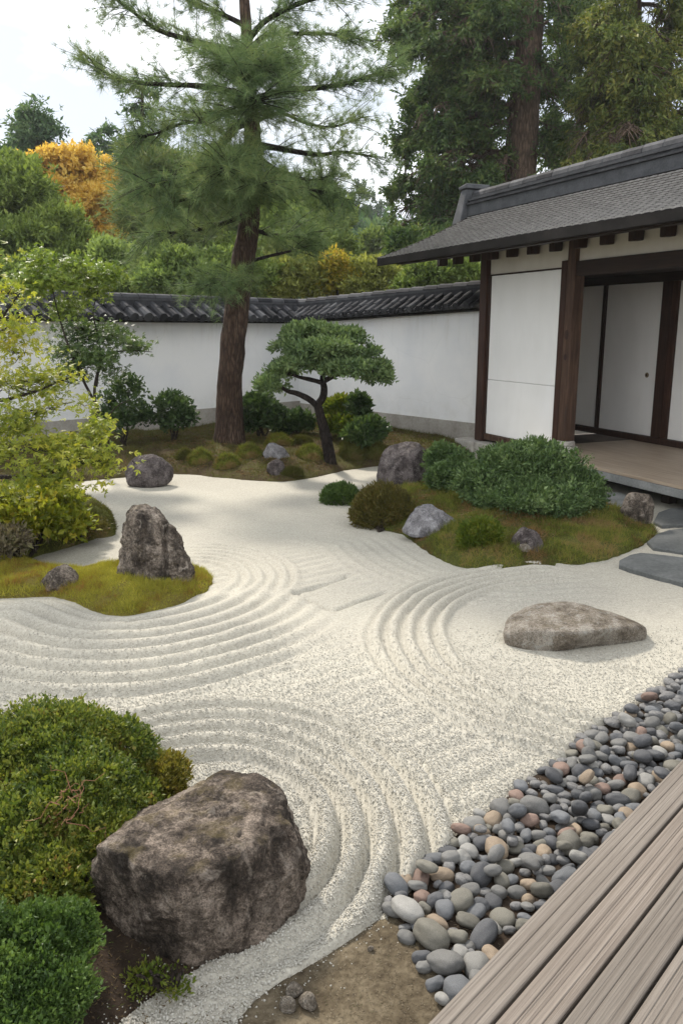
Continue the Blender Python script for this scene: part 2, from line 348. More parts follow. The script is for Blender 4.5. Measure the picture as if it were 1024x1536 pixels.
t = NT('gravel_grain'); oi = t.n('ObjectInfo')
col = t.ramp(oi.outputs['Random'], [(.0, (.27, .256, .22)), (.06, (.34, .326, .283)), (.45, (.38, .366, .32)), (.9, (.42, .406, .357)), (1, (.48, .466, .42))])
M['grain'] = t.finish(col, .8, None, .3)
def grains():
    n = 400000; y = 1.55+(rng.random(n)**.9)*4.2; x = (rng.random(n)*2-1)*(.75+.50*y)
    keep = rng.random(n) < np.clip(1.0-(y-2.7)/2.3, 0, 1); P = np.c_[x, y][keep]
    m = np.ones(len(P), bool)
    for k in MOUNDS:
        d = sdf(P, MOUNDS[k][0]); m &= (d > .0) | ((rng.random(len(P)) < .30*np.exp(d/.035)) & (d > -.16))
    P = P[m]; n = len(P); z = np.maximum(gravel_z(P), hz(P)-.0)-.0015+.0015*rng.standard_normal(n)
    me = bpy.data.meshes.new('gravel_grains'); me.vertices.add(n); me.vertices.foreach_set('co', np.c_[P, z].astype(np.float32).ravel())
    a = me.attributes.new('rot', 'FLOAT_VECTOR', 'POINT'); a.data.foreach_set('vector', (rng.random((n, 3))*6.3).astype(np.float32).ravel())
    s = (.0027*np.exp(.22*rng.standard_normal(n)))[:, None]*(.7+.6*rng.random((n, 3))); a = me.attributes.new('scl', 'FLOAT_VECTOR', 'POINT'); a.data.foreach_set('vector', s.astype(np.float32).ravel())
    o = bpy.data.objects.new('gravel_grains', me); S.collection.objects.link(o)
    ng = bpy.data.node_groups.new('grains', 'GeometryNodeTree'); ng.interface.new_socket('Geometry', in_out='INPUT', socket_type='NodeSocketGeometry'); ng.interface.new_socket('Geometry', in_out='OUTPUT', socket_type='NodeSocketGeometry')
    N = ng.nodes.new; i = N('NodeGroupInput'); u = N('NodeGroupOutput'); ip = N('GeometryNodeInstanceOnPoints'); ic = N('GeometryNodeMeshIcoSphere'); ic.inputs['Radius'].default_value = 1; ic.inputs['Subdivisions'].default_value = 1
    sm = N('GeometryNodeSetMaterial'); sm.inputs['Material'].default_value = M['grain']
    na = N('GeometryNodeInputNamedAttribute'); na.data_type = 'FLOAT_VECTOR'; na.inputs['Name'].default_value = 'rot'
    nb = N('GeometryNodeInputNamedAttribute'); nb.data_type = 'FLOAT_VECTOR'; nb.inputs['Name'].default_value = 'scl'
    K = ng.links.new; K(i.outputs[0], ip.inputs['Points']); K(ic.outputs[0], sm.inputs['Geometry']); K(sm.outputs[0], ip.inputs['Instance'])
    K(na.outputs[0], ip.inputs['Rotation']); K(nb.outputs[0], ip.inputs['Scale']); K(ip.outputs[0], u.inputs[0])
    md = o.modifiers.new('grains', 'NODES'); md.node_group = ng; me.materials.append(M['grain'])
    tag(o, 'loose pale gravel grains lying over the raked ridges', 'gravel', kind='stuff')
grains()

def moss_mat(name, a, b, c, d):
    t = NT(name); v = t.coord(); n1 = t.noise(v, 2.2, 6, .6, .3); n2 = t.noise(v, 30, 5, .65); n3 = t.noise(v, 130, 3, .6)
    f = t.math('ADD', t.math('MULTIPLY', n1, .62), t.math('MULTIPLY', n2, .38))
    col = t.ramp(f, [(.36, a), (.46, b), (.55, c), (.66, d)])
    return t.finish(col, .95, t.bump(t.math('ADD', n2, n3), .9, .015), .1)
M['moss_g'] = moss_mat('moss_green', (.085, .05, .022), (.055, .058, .015), (.085, .092, .022), (.14, .105, .045))
M['moss_y'] = moss_mat('moss_gold', (.10, .068, .024), (.125, .105, .025), (.16, .14, .03), (.19, .16, .04))
M['moss_b'] = moss_mat('moss_brown', (.05, .034, .02), (.07, .05, .026), (.075, .07, .022), (.09, .088, .028))
M['soil'] = flat_mat('dark_soil', (.016, .012, .009), (.045, .032, .022), 14, .95, .8, .02, .1)
M['dirt'] = flat_mat('packed_dirt', (.026, .019, .012), (.085, .068, .044), 5, .95, 1.0, .016, .1, (.16, .132, .09))
def mound(key, name, mat, label, cat, res):
    poly = MOUNDS[key][0]; lo = poly.min(0)-.12; hi = poly.max(0)+.12
    def f(P): z, t = mound_z(P, key); return z, t > -.06
    o = MB().add(*grid_mesh(np.arange(lo[0], hi[0], res), np.arange(lo[1], hi[1], res), f)).build(name, mat, smooth=True)
    return tag(o, label, cat, kind='structure')
mound('bank', 'moss_ground', M['moss_b'], 'brownish moss bank along the foot of the white wall', 'moss', .05)
mound('strip', 'moss_ground', M['moss_g'], 'mossy bank under the yellow-green maple at left', 'moss', .03)
mound('islet', 'moss_ground', M['moss_y'], 'golden moss islet around the standing stone', 'moss', .02)
mound('isle', 'moss_ground', M['moss_g'], 'moss island before the veranda with shrubs and stones', 'moss', .025)
mound('bed', 'soil', M['soil'], 'dark soil bed under the shrubs and boulder at front', 'soil', .03)
mound('dirt', 'dirt', M['dirt'], 'bare packed dirt patch between gravel edge and deck', 'dirt', .02)
mound('peb', 'soil', M['soil'], 'dark soil under the river pebbles beside the deck', 'soil', .03)

def needles(P, D, L, Wd, bend=0):
    n = len(P); s = nrm(np.cross(D, rng.standard_normal((n, 3))))*(Wd/2)[:, None] if np.ndim(Wd) else nrm(np.cross(D, rng.standard_normal((n, 3))))*Wd/2
    T = P+D*(L[:, None] if np.ndim(L) else L)
    V = np.stack([P-s, P+s, T], 1).reshape(-1, 3); return V, np.arange(3*n).reshape(-1, 3)
def blades(key, n, name, mat, label, Lb, Wb, flop=.7):
    poly = MOUNDS[key][0]; lo, hi = poly.min(0), poly.max(0)
    P = lo+rng.random((n*3, 2))*(hi-lo); z, t = mound_z(P, key)
    k = (t > 0.0); P = P[k][:n]; z = z[k][:n]; m = len(P); Lb = Lb*np.clip(1+1.3*fbm(np.c_[P*7, P[:, :1]*0], 3), .35, 1.8)
    D = nrm(rng.standard_normal((m, 3))*flop+np.array((0, 0, 1.0)))
    V, F = needles(np.c_[P, z-.004], D, Lb*(.5+rng.random(m)), Wb)
    tag(MB().add(V, F).build(name, mat), label, 'moss', kind='stuff')
M['gr_g'] = leaf_mat('moss_tips_green', [(.20, .125, .055), (.075, .085, .016), (.12, .145, .026), (.20, .21, .042), (.24, .17, .07)], .2, 2.2, .8, .1, rnd=.4, nzm=3.3)
M['gr_y'] = leaf_mat('moss_tips_gold', [(.24, .125, .04), (.20, .18, .03), (.30, .27, .04), (.24, .25, .04), (.42, .37, .07)], .25, 5, .8, .1, rnd=.45, nzm=2.2)
M['gr_b'] = leaf_mat('moss_tips_brown', [(.06, .042, .02), (.075, .075, .02), (.095, .105, .026), (.12, .095, .04)], .2, 1.5, .8, .1, rnd=.4, nzm=2.2)
blades('islet', 70000, 'moss', M['gr_y'], 'short golden moss tips covering the islet of the standing stone', .03, .004)
blades('isle', 110000, 'moss', M['gr_g'], 'short grassy moss covering the island before the veranda', .045, .0045)
blades('strip', 50000, 'moss', M['gr_g'], 'short moss covering the bank beneath the left maple', .03, .004)
blades('bank', 90000, 'moss', M['gr_b'], 'patchy brown and green moss along the white wall', .045, .006)

def litter(label, poly, n, cols, Lb, name, seed, thr=-9, on=None):
    r = np.random.default_rng(seed); P_ = np.asarray(poly); lo, hi = P_.min(0), P_.max(0); P = lo+r.random((n*3, 2))*(hi-lo); P = P[sdf(P, P_) < 0]; P = P if on is None else P[sdf(P, on) < -.06]; P = P[fbm(np.c_[P*4+seed, P[:, :1]*0], 3) > thr][:n]; m = len(P); z = hz(P)
    M[name] = leaf_mat(name, cols, .1, 8, .85, .1); D = nrm(np.c_[r.standard_normal((m, 2)), .25*np.abs(r.standard_normal(m))]); V, F = needles(np.c_[P, z+.003], D, Lb*(.4+r.random(m)), Lb*.28)
    tag(MB().add(V, F).build(name, M[name]), label, 'litter', kind='stuff')
litter('scattered dry leaf bits and crumbs on the soil under the front shrubs', [(-2.6, 1.5), (-2.6, 3.4), (-.6, 3.0), (-.3, 2.4), (-.3, 1.5)], 14000, [(.03, .02, .012), (.08, .055, .03), (.13, .09, .05), (.05, .07, .02)], .014, 'leaf_litter', 3)
litter('small crumbs and dry bits on the packed dirt patch', [(-.5, 1.4), (-.4, 1.9), (.15, 2.4), (.5, 2.2), (.4, 1.4)], 7000, [(.05, .038, .024), (.11, .088, .06), (.19, .16, .12), (.07, .075, .03)], .008, 'dirt_crumbs', 4)
litter('fallen pine needles and brown leaf bits on the bank by the wall', [(-6, 11), (-.8, 16.5), (2.2, 13), (2, 11), (-1, 9.5), (-5, 9)], 16000, [(.10, .06, .03), (.16, .10, .05), (.08, .07, .03)], .05, 'fallen_needles', 5, 0.0, bank)
litter('brown fallen bits on the moss island before the veranda', [(.3, 8.2), (1.4, 6.5), (2.9, 7.4), (2.4, 9.5), (1, 10)], 7000, [(.22, .14, .07), (.16, .09, .045), (.28, .2, .12)], .03, 'fallen_leaves', 6, 0.02, isle)
# ------------------------------------------------------------------ rocks
_ico = {}
def ico(n):
    if n not in _ico:
        bm = bmesh.new(); bmesh.ops.create_icosphere(bm, subdivisions=n, radius=1)
        _ico[n] = (nrm(np.array([v.co[:] for v in bm.verts])), np.array([[v.index for v in f.verts] for f in bm.faces])); bm.free()
    return _ico[n]
def hull_planes(pts):
    bm = bmesh.new(); vs = [bm.verts.new(p) for p in pts]; bmesh.ops.convex_hull(bm, input=vs); bm.normal_update()
    c = np.mean(np.asarray(pts), 0)*1.0; out = []
    for f in bm.faces:
        n = np.array(f.normal[:]); h = n@(np.array(f.verts[0].co[:])-c)
        if h < 0: n, h = -n, -h
        out.append((n, max(h, 1e-3)))
    bm.free(); return c, out
def rock_geo(pts, p=11, amp=.05, fr=3.0, sub=6, seed=0, fine=.012, dents=None, gully=.0):
    c, pl = hull_planes(pts); d, F = ico(sub)
    N = np.array([a for a, _ in pl]); H = np.array([h for _, h in pl])
    # merge near-coplanar hull triangles so each facet counts once
    keep = []
    for i in range(len(N)):
        if not any(N[i]@N[j] > .995 for j in keep): keep.append(i)
    N, H = N[keep], H[keep]
    q = np.maximum(d@N.T/H, 1e-4); r = (q**p).sum(1)**(-1/p)
    V = d*r[:, None]; size = np.cbrt(np.prod(np.ptp(V, axis=0)))
    k = V/size
    o1 = fbm(k*fr+seed, 5, 2.1, .55); o2 = fbm(k*fr*5+seed*3, 4, 2.1, .6)
    rid = 1-np.abs(fbm(k*np.array((2.2, 2.2, .9))*fr*.8+seed*7, 3))*2.4
    V = V+d*size*(amp*o1+fine*o2-amp*.55*np.maximum(rid-.62, 0))[:, None]
    if gully:
        a = np.arctan2(d[:, 1], d[:, 0]); q2 = np.c_[k[:, 0]*4.2, k[:, 1]*4.2, k[:, 2]*.9]+seed*5; gn = np.maximum(fbm(q2, 4)+.08, 0); V = V-d*(size*gully*gn*(1-np.clip(d[:, 2], 0, 1)**2))[:, None]
    V = V+c
    if dents:
        for (pnt, nn, w, dep, dirn) in dents:
            s = np.abs((V-np.array(pnt))@nrm(np.array(nn, float))+.02*fbm(V*6, 2)); f = np.maximum((d@nrm(np.array(dirn, float))), 0)
            V = V-(np.array(dirn, float)*dep)[None]*(np.exp(-(s/w)**2)*sstep(.1, .6, f))[:, None]
    return V, F
def rock(name, label, pts, mat, cat='rock', group=None, **k):
    V, F = rock_geo(pts, **k); base = np.array((V[:, 0].mean(), V[:, 1].mean(), V[:, 2].min()))
    return tag(MB().add(V, F).build(name, mat, smooth=True, loc=base), label, cat, group)
# the big boulder at the front
B = lambda px, py, z: (*gp(px, py, z), z)
rock('boulder', 'massive flat-topped brown boulder in front, beside the clipped shrub', [B(130, 1345, -.02), B(195, 1432, -.03), B(290, 1464, -.03), B(388, 1442, -.03), B(452, 1370, -.02), B(462, 1318, -.02),
    B(108, 1308, .16), B(120, 1345, .02), B(150, 1262, .33), B(285, 1312, .335), B(250, 1318, .32), B(455, 1236, .31), B(467, 1275, .17), B(425, 1180, .36), B(372, 1150, .38), B(335, 1160, .37), B(225, 1212, .355), (-.30, 2.9, 0), (-.85, 2.85, .0), (-.15, 2.75, .0)],
    M['rock_big'], p=34, amp=.075, fr=2.3, sub=7, seed=3.1, fine=.024, gully=.10)
Y0 = 5.72
A_ = lambda px, py, Y: tuple(at(px, py, Y))
rock('standing_stone', 'tall upright pointed stone with a cleft on the golden moss islet', [A_(176, 893, 5.74), A_(230, 897, 5.60), A_(298, 886, 5.70), A_(175, 826, 5.8), A_(181, 778, 5.84), A_(201, 752, 5.88), A_(219, 751, 5.86), A_(243, 766, 5.84), A_(262, 783, 5.84), A_(276, 818, 5.8), A_(297, 862, 5.75),
    A_(192, 765, 6.02), A_(235, 768, 6.05), A_(265, 800, 6.05), A_(178, 850, 6.2), A_(296, 870, 6.15), A_(178, 890, 6.2), A_(298, 893, 6.15), A_(205, 775, 5.72), A_(232, 790, 5.70)],
    M['rock_stand'], p=15, amp=.08, fr=2.6, sub=7, seed=9.3, fine=.024, gully=.12, dents=[(A_(247, 800, 5.75), (1, .0, .05), .016, .055, (.1, -1, .1)), (A_(215, 830, 5.7), (1, 0, -.12), .022, .03, (.0, -1, .1))])
rock('flat_stone', 'low wide flat grey-brown stone on gravel inside the right rake curve', [B(746, 955, .05), B(752, 972, -.02), B(815, 985, -.03), B(900, 975, -.03), B(974, 966, -.02), B(975, 940, .10), B(752, 925, .12), B(790, 905, .17), B(845, 897, .18), B(905, 912, .165), B(800, 945, .13), B(860, 950, .14), B(955, 940, .12),
    (*gp(770, 925), -.03), (*gp(960, 930), -.03)], M['rock_flat'], p=13, amp=.04, fr=2.2, sub=6, seed=5.5, fine=.012)
def px_rock(name, label, x0, x1, yb, yt, mat, seed, dr=.85, pts=None, sink=.12, cat='rock', **k):
    g = gpt((x0+x1)/2, yb); s = scl((x0+x1)/2, yb, g[1]); w = (x1-x0)*s; dp = w*dr; ca = (CAM_H-g[2])/math.hypot(g[1], CAM_H)
    h = max(((yb-yt)*s-dp*.5*ca)/math.sqrt(1-ca*ca), .3*w*.5); c = np.array((g[0]*(1+dp*.5/g[1]), g[1]+dp*.5, float(g[2])))
    r = np.random.default_rng(seed)
    if pts is None:
        n = 15; a = r.random(n)*6.283; zz = np.r_[np.zeros(4), r.random(n-4)]; rad = np.where(zz < .7, .88+.16*r.random(n), .5+.3*r.random(n))
        pts = np.c_[np.cos(a)*rad, np.sin(a)*rad, zz]; pts = np.r_[pts, [(-1, 0, .3), (1, 0, .35), (0, -1, .2), (0, 1, .3), (.1, 0, 1)]]
    pts = np.asarray(pts, float); h = h*(1+sink)
    P = np.c_[pts[:, 0]*w/2, pts[:, 1]*dp/2, pts[:, 2]*h-sink*h]+c
    return rock(name, label, P.tolist(), mat, cat, seed=seed*1.7, **k)
px_rock('rock', 'dark rounded boulder on the gravel edge behind the maple branch', 182, 269, 734, 678, M['rock_purple'], 4, .9, [(-1, .1, .45), (-.8, -.5, .15), (-.6, 0, 0), (.5, 0, 0), (1, 0, .35), (.8, -.5, .2), (.85, .3, .6), (.4, 0, 1), (-.5, .1, 1), (-.75, .2, .85), (.1, -.8, .6), (0, .9, .5), (0, -.7, .05), (.6, -.5, .65)], amp=.05, sub=6, p=9)
px_rock('rock', 'small dark rock on the moss left of the standing stone', 58, 124, 893, 843, M['rock_stand'], 11, .9, [(-1, 0, .25), (-.8, -.5, 0), (.7, -.5, 0), (1, 0, .45), (.8, .1, .8), (.35, .1, 1), (-.2, 0, .85), (-.7, 0, .55), (0, -.9, .3), (0, .9, .4)], amp=.06, sub=5)
px_rock('boulder', 'large rounded purple-grey boulder behind the shrub by the veranda', 557, 657, 730, 657, M['rock_purple'], 21, .9, [(-1, 0, .1), (-.95, -.2, .55), (-.7, 0, .88), (-.2, 0, 1), (.5, .1, .98), (1, .2, .6), (1, 0, 0), (-.9, -.4, 0), (.5, -.9, 0), (-.2, -1, .1), (-.3, -.8, .6), (.3, -.75, .7), (0, 1, .5), (0, 1, 0)], amp=.04, sub=6, p=9)
px_rock('rock', 'pale blue-grey rock lying at the island edge beside the olive mound', 596, 694, 805, 752, M['rock_grey'], 31, .8, [(-1, 0, .1), (-.85, -.3, .5), (-.5, 0, .95), (-.15, .1, 1), (.45, 0, .75), (1, .1, .3), (1, 0, 0), (-.7, -.8, 0), (.5, -.9, 0), (0, -.9, .35), (0, .9, .5), (0, .9, 0)], amp=.06, sub=6, p=12)
px_rock('rock', 'small dark split rock on the moss at the island front', 757, 819, 828, 788, M['rock_purple'], 41, .8, [(-1, 0, 0), (-.8, -.3, .6), (-.3, 0, 1), (.3, 0, .95), (.8, .2, .6), (1, 0, 0), (-.3, -.9, .1), (.5, -.9, 0), (0, -.7, .7), (0, .9, .5)], amp=.06, sub=5)
px_rock('rock', 'little pale stone in front of the split rock on the moss island', 767, 800, 829, 813, M['rock_flat'], 43, .8, amp=.04, sub=5)
px_rock('rock', 'pale grey angular rock, upper of two near the pine', 392, 437, 690, 662, M['rock_grey'], 51, .9, [(-1, 0, .4), (-.5, -.2, 1), (-.2, .2, 1), (.5, 0, .75), (1, 0, .2), (1, .3, 0), (-.7, -.4, 0), (.3, -.9, 0), (0, -.8, .5), (0, .8, .6)], amp=.05, sub=5, p=14)
px_rock('rock', 'small dark rock, lower of two near the pine', 398, 432, 714, 687, M['rock_purple'], 61, .9, amp=.05, sub=5)
px_rock('rock', 'rough dark stone standing under the veranda edge', 924, 982, 786, 736, M['rock_stand'], 71, .8, [(-1, 0, .5), (-.8, -.4, .9), (-.5, 0, 1), (.6, 0, .95), (.95, .1, .7), (.8, -.3, 0), (-.7, -.4, 0), (0, -.9, .4), (0, .9, .5), (1, 0, .3)], amp=.07, sub=5)
for x0, x1, yb, yt, sd, lb in ((415, 449, 1526, 1496, 81, 'leftmost stone of the small clump on the dirt by the gravel edge'), (440, 480, 1524, 1490, 82, 'rightmost stone of the small clump on the dirt by the gravel edge'), (424, 462, 1504, 1478, 83, 'rearmost half-buried stone of the small clump on the dirt')):
    px_rock('stone', lb, x0, x1, yb, yt, M['rock_flat'], sd, .9, amp=.03, sub=5, p=5, cat='stone', fine=.006, group='stones clumped on the dirt')
px_rock('pebble', 'lone tan pebble on the bare dirt near the pebble bed', 548, 564, 1430, 1418, M['rock_flat'], 90, .8, amp=.03, sub=4, p=4, cat='pebble')

# ------------------------------------------------------------------ river pebbles
t = NT('river_pebble'); oi = t.n('ObjectInfo'); v = t.coord()
sp = t.ramp(t.noise(v, 220, 3, .7), [(.33, .72), (.5, 1.0), (.68, 1.28)]); pt = t.ramp(t.noise(v, 22, 5, .6, .6), [(.35, .8), (.65, 1.15)])
col = t.mix(1.0, t.mix(1.0, oi.outputs['Color'], sp, 'MULTIPLY'), pt, 'MULTIPLY')
ve = t.ramp(t.noise(t.coord((1, .25, 1)), 30, 4, .6, 1.5), [(.60, 0.0), (.66, .25)]); col = t.mix(ve, col, (.30, .29, .27))
M['pebble'] = t.finish(col, .72, t.bump(t.noise(v, 160, 4, .65), .3, .004), .22)
PCOL = {'dark grey': (.070, .072, .076), 'blue grey': (.105, .110, .116), 'mid grey': (.125, .124, .118), 'olive grey': (.13, .124, .103), 'pale grey': (.20, .197, .183), 'tan': (.21, .165, .118), 'pink brown': (.165, .115, .093)}
pm = []
for i in range(26):
    r = np.random.default_rng(500+i); d, F = ico(4); ax = np.array((1, .62+.25*r.random(), .42+.22*r.random()))
    q = (np.abs(d)**(2.2+.5*r.random())).sum(1)**(-1/2.4)
    V = d*q[:, None]*ax; V = V+d*(.10*fbm(d*1.3+i*5, 2)+.012*fbm(d*5+i, 2))[:, None]; V[:, 1] *= 1+.18*(r.random()-.5)*V[:, 0]
    me = MB().add(V, F); o = me.build('pebble', M['pebble'], smooth=True); pm.append(o.data); bpy.data.objects.remove(o)
def pebbles():
    r = np.random.default_rng(12); lo, hi = peb.min(0), peb.max(0); pts = []; rad = []
    hand = [((588, 1375), .034), ((610, 1383), .058), ((646, 1420), .062), ((667, 1460), .056), ((594, 1342), .047), ((631, 1327), .038), ((662, 1322), .042), ((691, 1255), .038), ((722, 1258), .032), ((632, 1355), .033), ((671, 1285), .036), ((840, 1162), .042), ((750, 1225), .045), ((655, 1392), .038), ((690, 1365), .044)]
    for p, q in hand: pts.append(gp(*p)); rad.append(q*.86)
    nh = len(pts); tr = 0
    while len(pts) < 800 and tr < 90000:
        tr += 1; p = lo+r.random(2)*(hi-lo)
        if p[0] > 2.55: continue
        q = float(np.clip((.0285*math.exp(.24*r.standard_normal())), .017, .048)); q *= (1 if tr < 20000 else .75)
        if sdf(p[None], peb)[0] > -q*.7: continue
        a = np.array(pts); dd = np.hypot(*(a-p).T)
        if (dd < .80*(np.array(rad)+q)).any(): continue
        pts.append(tuple(p)); rad.append(q)
    # upper layer in the gaps
    base = np.array(pts); br = np.array(rad); up = []
    for _ in range(4000):
        p = lo+r.random(2)*(hi-lo)
        if p[0] > 2.5 or sdf(p[None], peb)[0] > -.07 or p[1] < 2.45: continue
        q = float(np.clip(.030*math.exp(.2*r.standard_normal()), .02, .042))
        if up and (np.hypot(*(np.array([u[:2] for u in up])-p).T) < 2.3*q).any(): continue
        up.append((*p, q))
        if len(up) > 60: break
    n_dir = np.array((.676, .737)); allp = [(*p, q, 0) for p, q in zip(pts, rad)]+[(*u, 1) for u in up]
    names = list(PCOL); wts = np.array((.29, .13, .22, .16, .07, .08, .05)); cols = []
    hc = ['mid grey', 'pale grey', 'olive grey', 'mid grey', 'blue grey', 'pink brown', 'tan', 'pink brown', 'tan', 'pink brown', 'dark grey', 'pink brown', 'mid grey', 'tan', 'olive grey']
    hl = ['grey pebble at the leftmost tip of the pebble bed', 'large pale grey egg-shaped pebble at the tip of the pebble bed', 'big upright olive-grey pebble between dirt and deck edge', 'large smooth grey pebble nearest the deck corner on the dirt',
          'dark blue-grey pebble behind the pale egg at the bed tip', 'brown upright pebble at the bed edge above the blue-grey one', 'pinkish tan pebble at gravel edge beside the brown upright one', 'reddish brown pebble at the gravel edge halfway along the bed', 'tan pebble just right of the reddish brown edge pebble',
          'slim pink-brown pebble right of the pale egg pebble', 'dark pebble below the reddish brown edge pebble', 'pinkish pebble on the far gravel edge of the bed', 'big mid grey pebble at the gravel edge beyond the tan one', 'tan pebble lying near the big upright olive one', 'round olive-grey pebble in the near part of the bed']
    vis = []
    for i, (x, y, q, ly) in enumerate(allp):
        rz = r.random()*6.283; sc = (q*1.22, q*1.22, q*1.22*(.9+.3*r.random()))
        z = q*.48+(.012 if ly == 0 else .052)+.008*r.standard_normal(); cn = hc[i] if i < nh else r.choice(names, p=wts); c = np.array(PCOL[cn])*(.82+.36*r.random())
        me = pm[int(r.integers(len(pm)))]; cols.append(1)
        # deck hides what lies under it: only pebbles on the open side of its edge are built
        e = np.array((x-.21, y-1.64)); side = e@np.array((-.737, .676))
        if side < -.02: continue
        vis.append((i, x, y, z, rz, sc, c, cn, me, y))
    vis.sort(key=lambda a: -a[5][0]*a[5][0]/a[9]**2 if a[0] >= nh else -1e9)
    rest = MB()
    for k, (i, x, y, z, rz, sc, c, cn, me, _) in enumerate(vis):
        if k < 296:
            o = bpy.data.objects.new('pebble', me); S.collection.objects.link(o); o.location = (x, y, z); o.scale = sc
            o.rotation_euler = (.25*r.standard_normal(), .25*r.standard_normal(), rz if not (i == 1 or i == 2) else -1.0); o.color = (*c, 1)
            tag(o, hl[i] if i < nh else f'smooth {cn} river pebble packed among others in the bed beside the deck', 'pebble', 'river pebbles beside the deck')
        else:
            V = np.zeros(len(me.vertices)*3); me.vertices.foreach_get('co', V); V = V.reshape(-1, 3)*np.array(sc); cz, sz = math.cos(rz), math.sin(rz)
            V = V@np.array(((cz, sz, 0), (-sz, cz, 0), (0, 0, 1)))+np.array((x, y, z)); rest.add(V, ico(4)[1])
    if rest.n:
        o = rest.build('pebbles', M['pebble'], smooth=True); o.color = (.125, .124, .122, 1); tag(o, 'remaining small grey river pebbles filling the far bed', 'pebbles', kind='stuff')
pebbles()

# ------------------------------------------------------------------ wooden deck
t = NT('weathered_deck'); g = t.n('NewGeometry'); v = t.coord((1, .012, 1)); v2 = t.coord((1, .008, 1))
n1 = t.noise(v, 85, 5, .6, .1); n2 = t.noise(v2, 260, 4, .6, .05); n3 = t.noise(t.coord((1, .3, 1)), 5, 5, .6)
f = t.math('ADD', t.math('MULTIPLY', n1, .5), t.math('ADD', t.math('MULTIPLY', n2, .3), t.math('MULTIPLY', n3, .2)))
col = t.ramp(f, [(.30, (.050, .042, .034)), (.41, (.120, .105, .090)), (.55, (.170, .153, .133)), (.72, (.235, .215, .19))])
isl = t.ramp(g.outputs['Random Per Island'], [(0, (.86, .84, .82)), (.5, (1.0, .98, .96)), (1, (1.1, 1.04, 1.0))]); col = t.mix(1.0, col, isl, 'MULTIPLY')
M['deck'] = t.finish(col, .75, t.bump(t.math('ADD', n1, n2), .7, .006), .2)
def deck():
    az = R(-42.4); D0 = np.array((.21, 1.64)); base = thing('wooden_deck', (D0[0], D0[1], 0), 'weathered grey-brown grooved wooden deck at lower right', 'deck', rz=az)
    # local y runs along the boards, local x into the deck
    m = MB(); bw, gap, th = .1105, .010, .028; r = np.random.default_rng(3)
    for i in range(14):
        x0 = i*(bw+gap); n = 72; xs = np.linspace(0, bw, n); edge = np.minimum(xs, bw-xs); z = -.004*np.exp(-edge/.003)
        for gx in (bw*.2, bw*.4, bw*.6, bw*.8): z = z-(.0012+.0022*r.random())*np.exp(-((xs-gx-.004*r.standard_normal())/.0018)**2)
        ny = 60; ys = np.linspace(-2.2, 5.2, ny)
        X, Yy = np.meshgrid(xs+x0, ys); Zt = np.broadcast_to(z, X.shape)+.25
        Zt = Zt+.0012*fbm(np.c_[X.ravel()*9, Yy.ravel()*1.5, np.full(X.size, i)], 2).reshape(X.shape)
        V = np.c_[X.ravel(), Yy.ravel(), Zt.ravel()]; a = np.arange(ny-1)[:, None]*n; b = np.arange(n-1)[None]
        F = np.stack([a+b, a+b+1, a+n+b+1, a+n+b], -1).reshape(-1, 4)
        # side skirts
        L_ = np.c_[np.full(ny, x0), ys, np.full(ny, .25-th)]; Rr = np.c_[np.full(ny, x0+bw), ys, np.full(ny, .25-th)]; k0 = ny*n
        V = np.r_[V, L_, Rr]; q = np.arange(ny-1)
        F = np.r_[F, np.stack([k0+q, q*n, (q+1)*n, k0+q+1], -1), np.stack([q*n+n-1, k0+ny+q, k0+ny+q+1, (q+1)*n+n-1], -1), np.stack([k0+q, k0+q+1, k0+ny+q+1, k0+ny+q], -1)]
        m.add(V, F)
    m.build('decking', M['deck'], base, loc=(0, 0, 0))
    j = MB()
    for y in np.arange(-1.8, 5.2, .9): j.box((.02, y-.045, .06), (1.6, y+.045, .2215))
    j.box((.012, -2.2, .10), (.0195, 5.2, .2215))
    j.build('joists', M['bark_dark'], base, loc=(0, 0, 0))
    pst = MB()
    for y in np.arange(-1.8, 5.2, 1.8):
        q = MB().box((.2, y-.04, -.1), (.28, y+.04, .0595)); q.build('post', M['bark_dark'], base, loc=(0, 0, 0))
deck()

# ------------------------------------------------------------------ plastered garden wall with tiled coping
def wall_mat():
    t = NT('lime_plaster_weathered'); v = t.coord(); n1 = t.noise(v, .9, 6, .6); st = t.noise(t.coord((1, 1, .10)), 9, 6, .7); fine = t.noise(v, 30, 5, .7); n3 = t.noise(v, 160, 3)
    z = t.n('SeparateXYZ', {0: t.n('TexCoord').outputs['Object']}).outputs['Z']
    col = t.ramp(n1, [(.35, (.72, .735, .75)), (.62, (.82, .82, .81))])
    top = t.math('MULTIPLY', t.ramp(z, [(1.45, 0.0), (1.0, 1.0)]) if False else t.n('MapRange', {0: z, 1: 1.35, 2: 2.1, 3: 0.0, 4: 1.0}).outputs[0], t.ramp(st, [(.50, 0.0), (.68, .28)]))
    bot = t.math('MULTIPLY', t.n('MapRange', {0: z, 1: .95, 2: .35, 3: 0.0, 4: 1.0}).outputs[0], t.ramp(t.noise(v, 4, 6, .7), [(.42, 0.0), (.66, .28)]))
    col = t.mix(top, col, (.46, .43, .37)); col = t.mix(bot, col, (.50, .49, .41)); col = t.mix(t.ramp(fine, [(.60, 0.0), (.70, .18)]), col, (.55, .54, .50))
    ck = t.n('TexVoronoi', {'Vector': t.mix(.12, v, t.n('TexNoise', {'Vector': v, 'Scale': 3.0}).outputs['Color']), 'Scale': .55}, feature='DISTANCE_TO_EDGE').outputs['Distance']
    col = t.mix(t.ramp(ck, [(.0, .10), (.003, 0.0)]), col, (.35, .34, .31))
    return t.finish(col, .88, t.bump(t.math('ADD', n3, fine), .15, .004), .15)
M['plaster'] = wall_mat(); M['plinth'] = flat_mat('plinth_stone', (.24, .22, .19), (.40, .38, .34), 3, .9, .3, .01, .2)
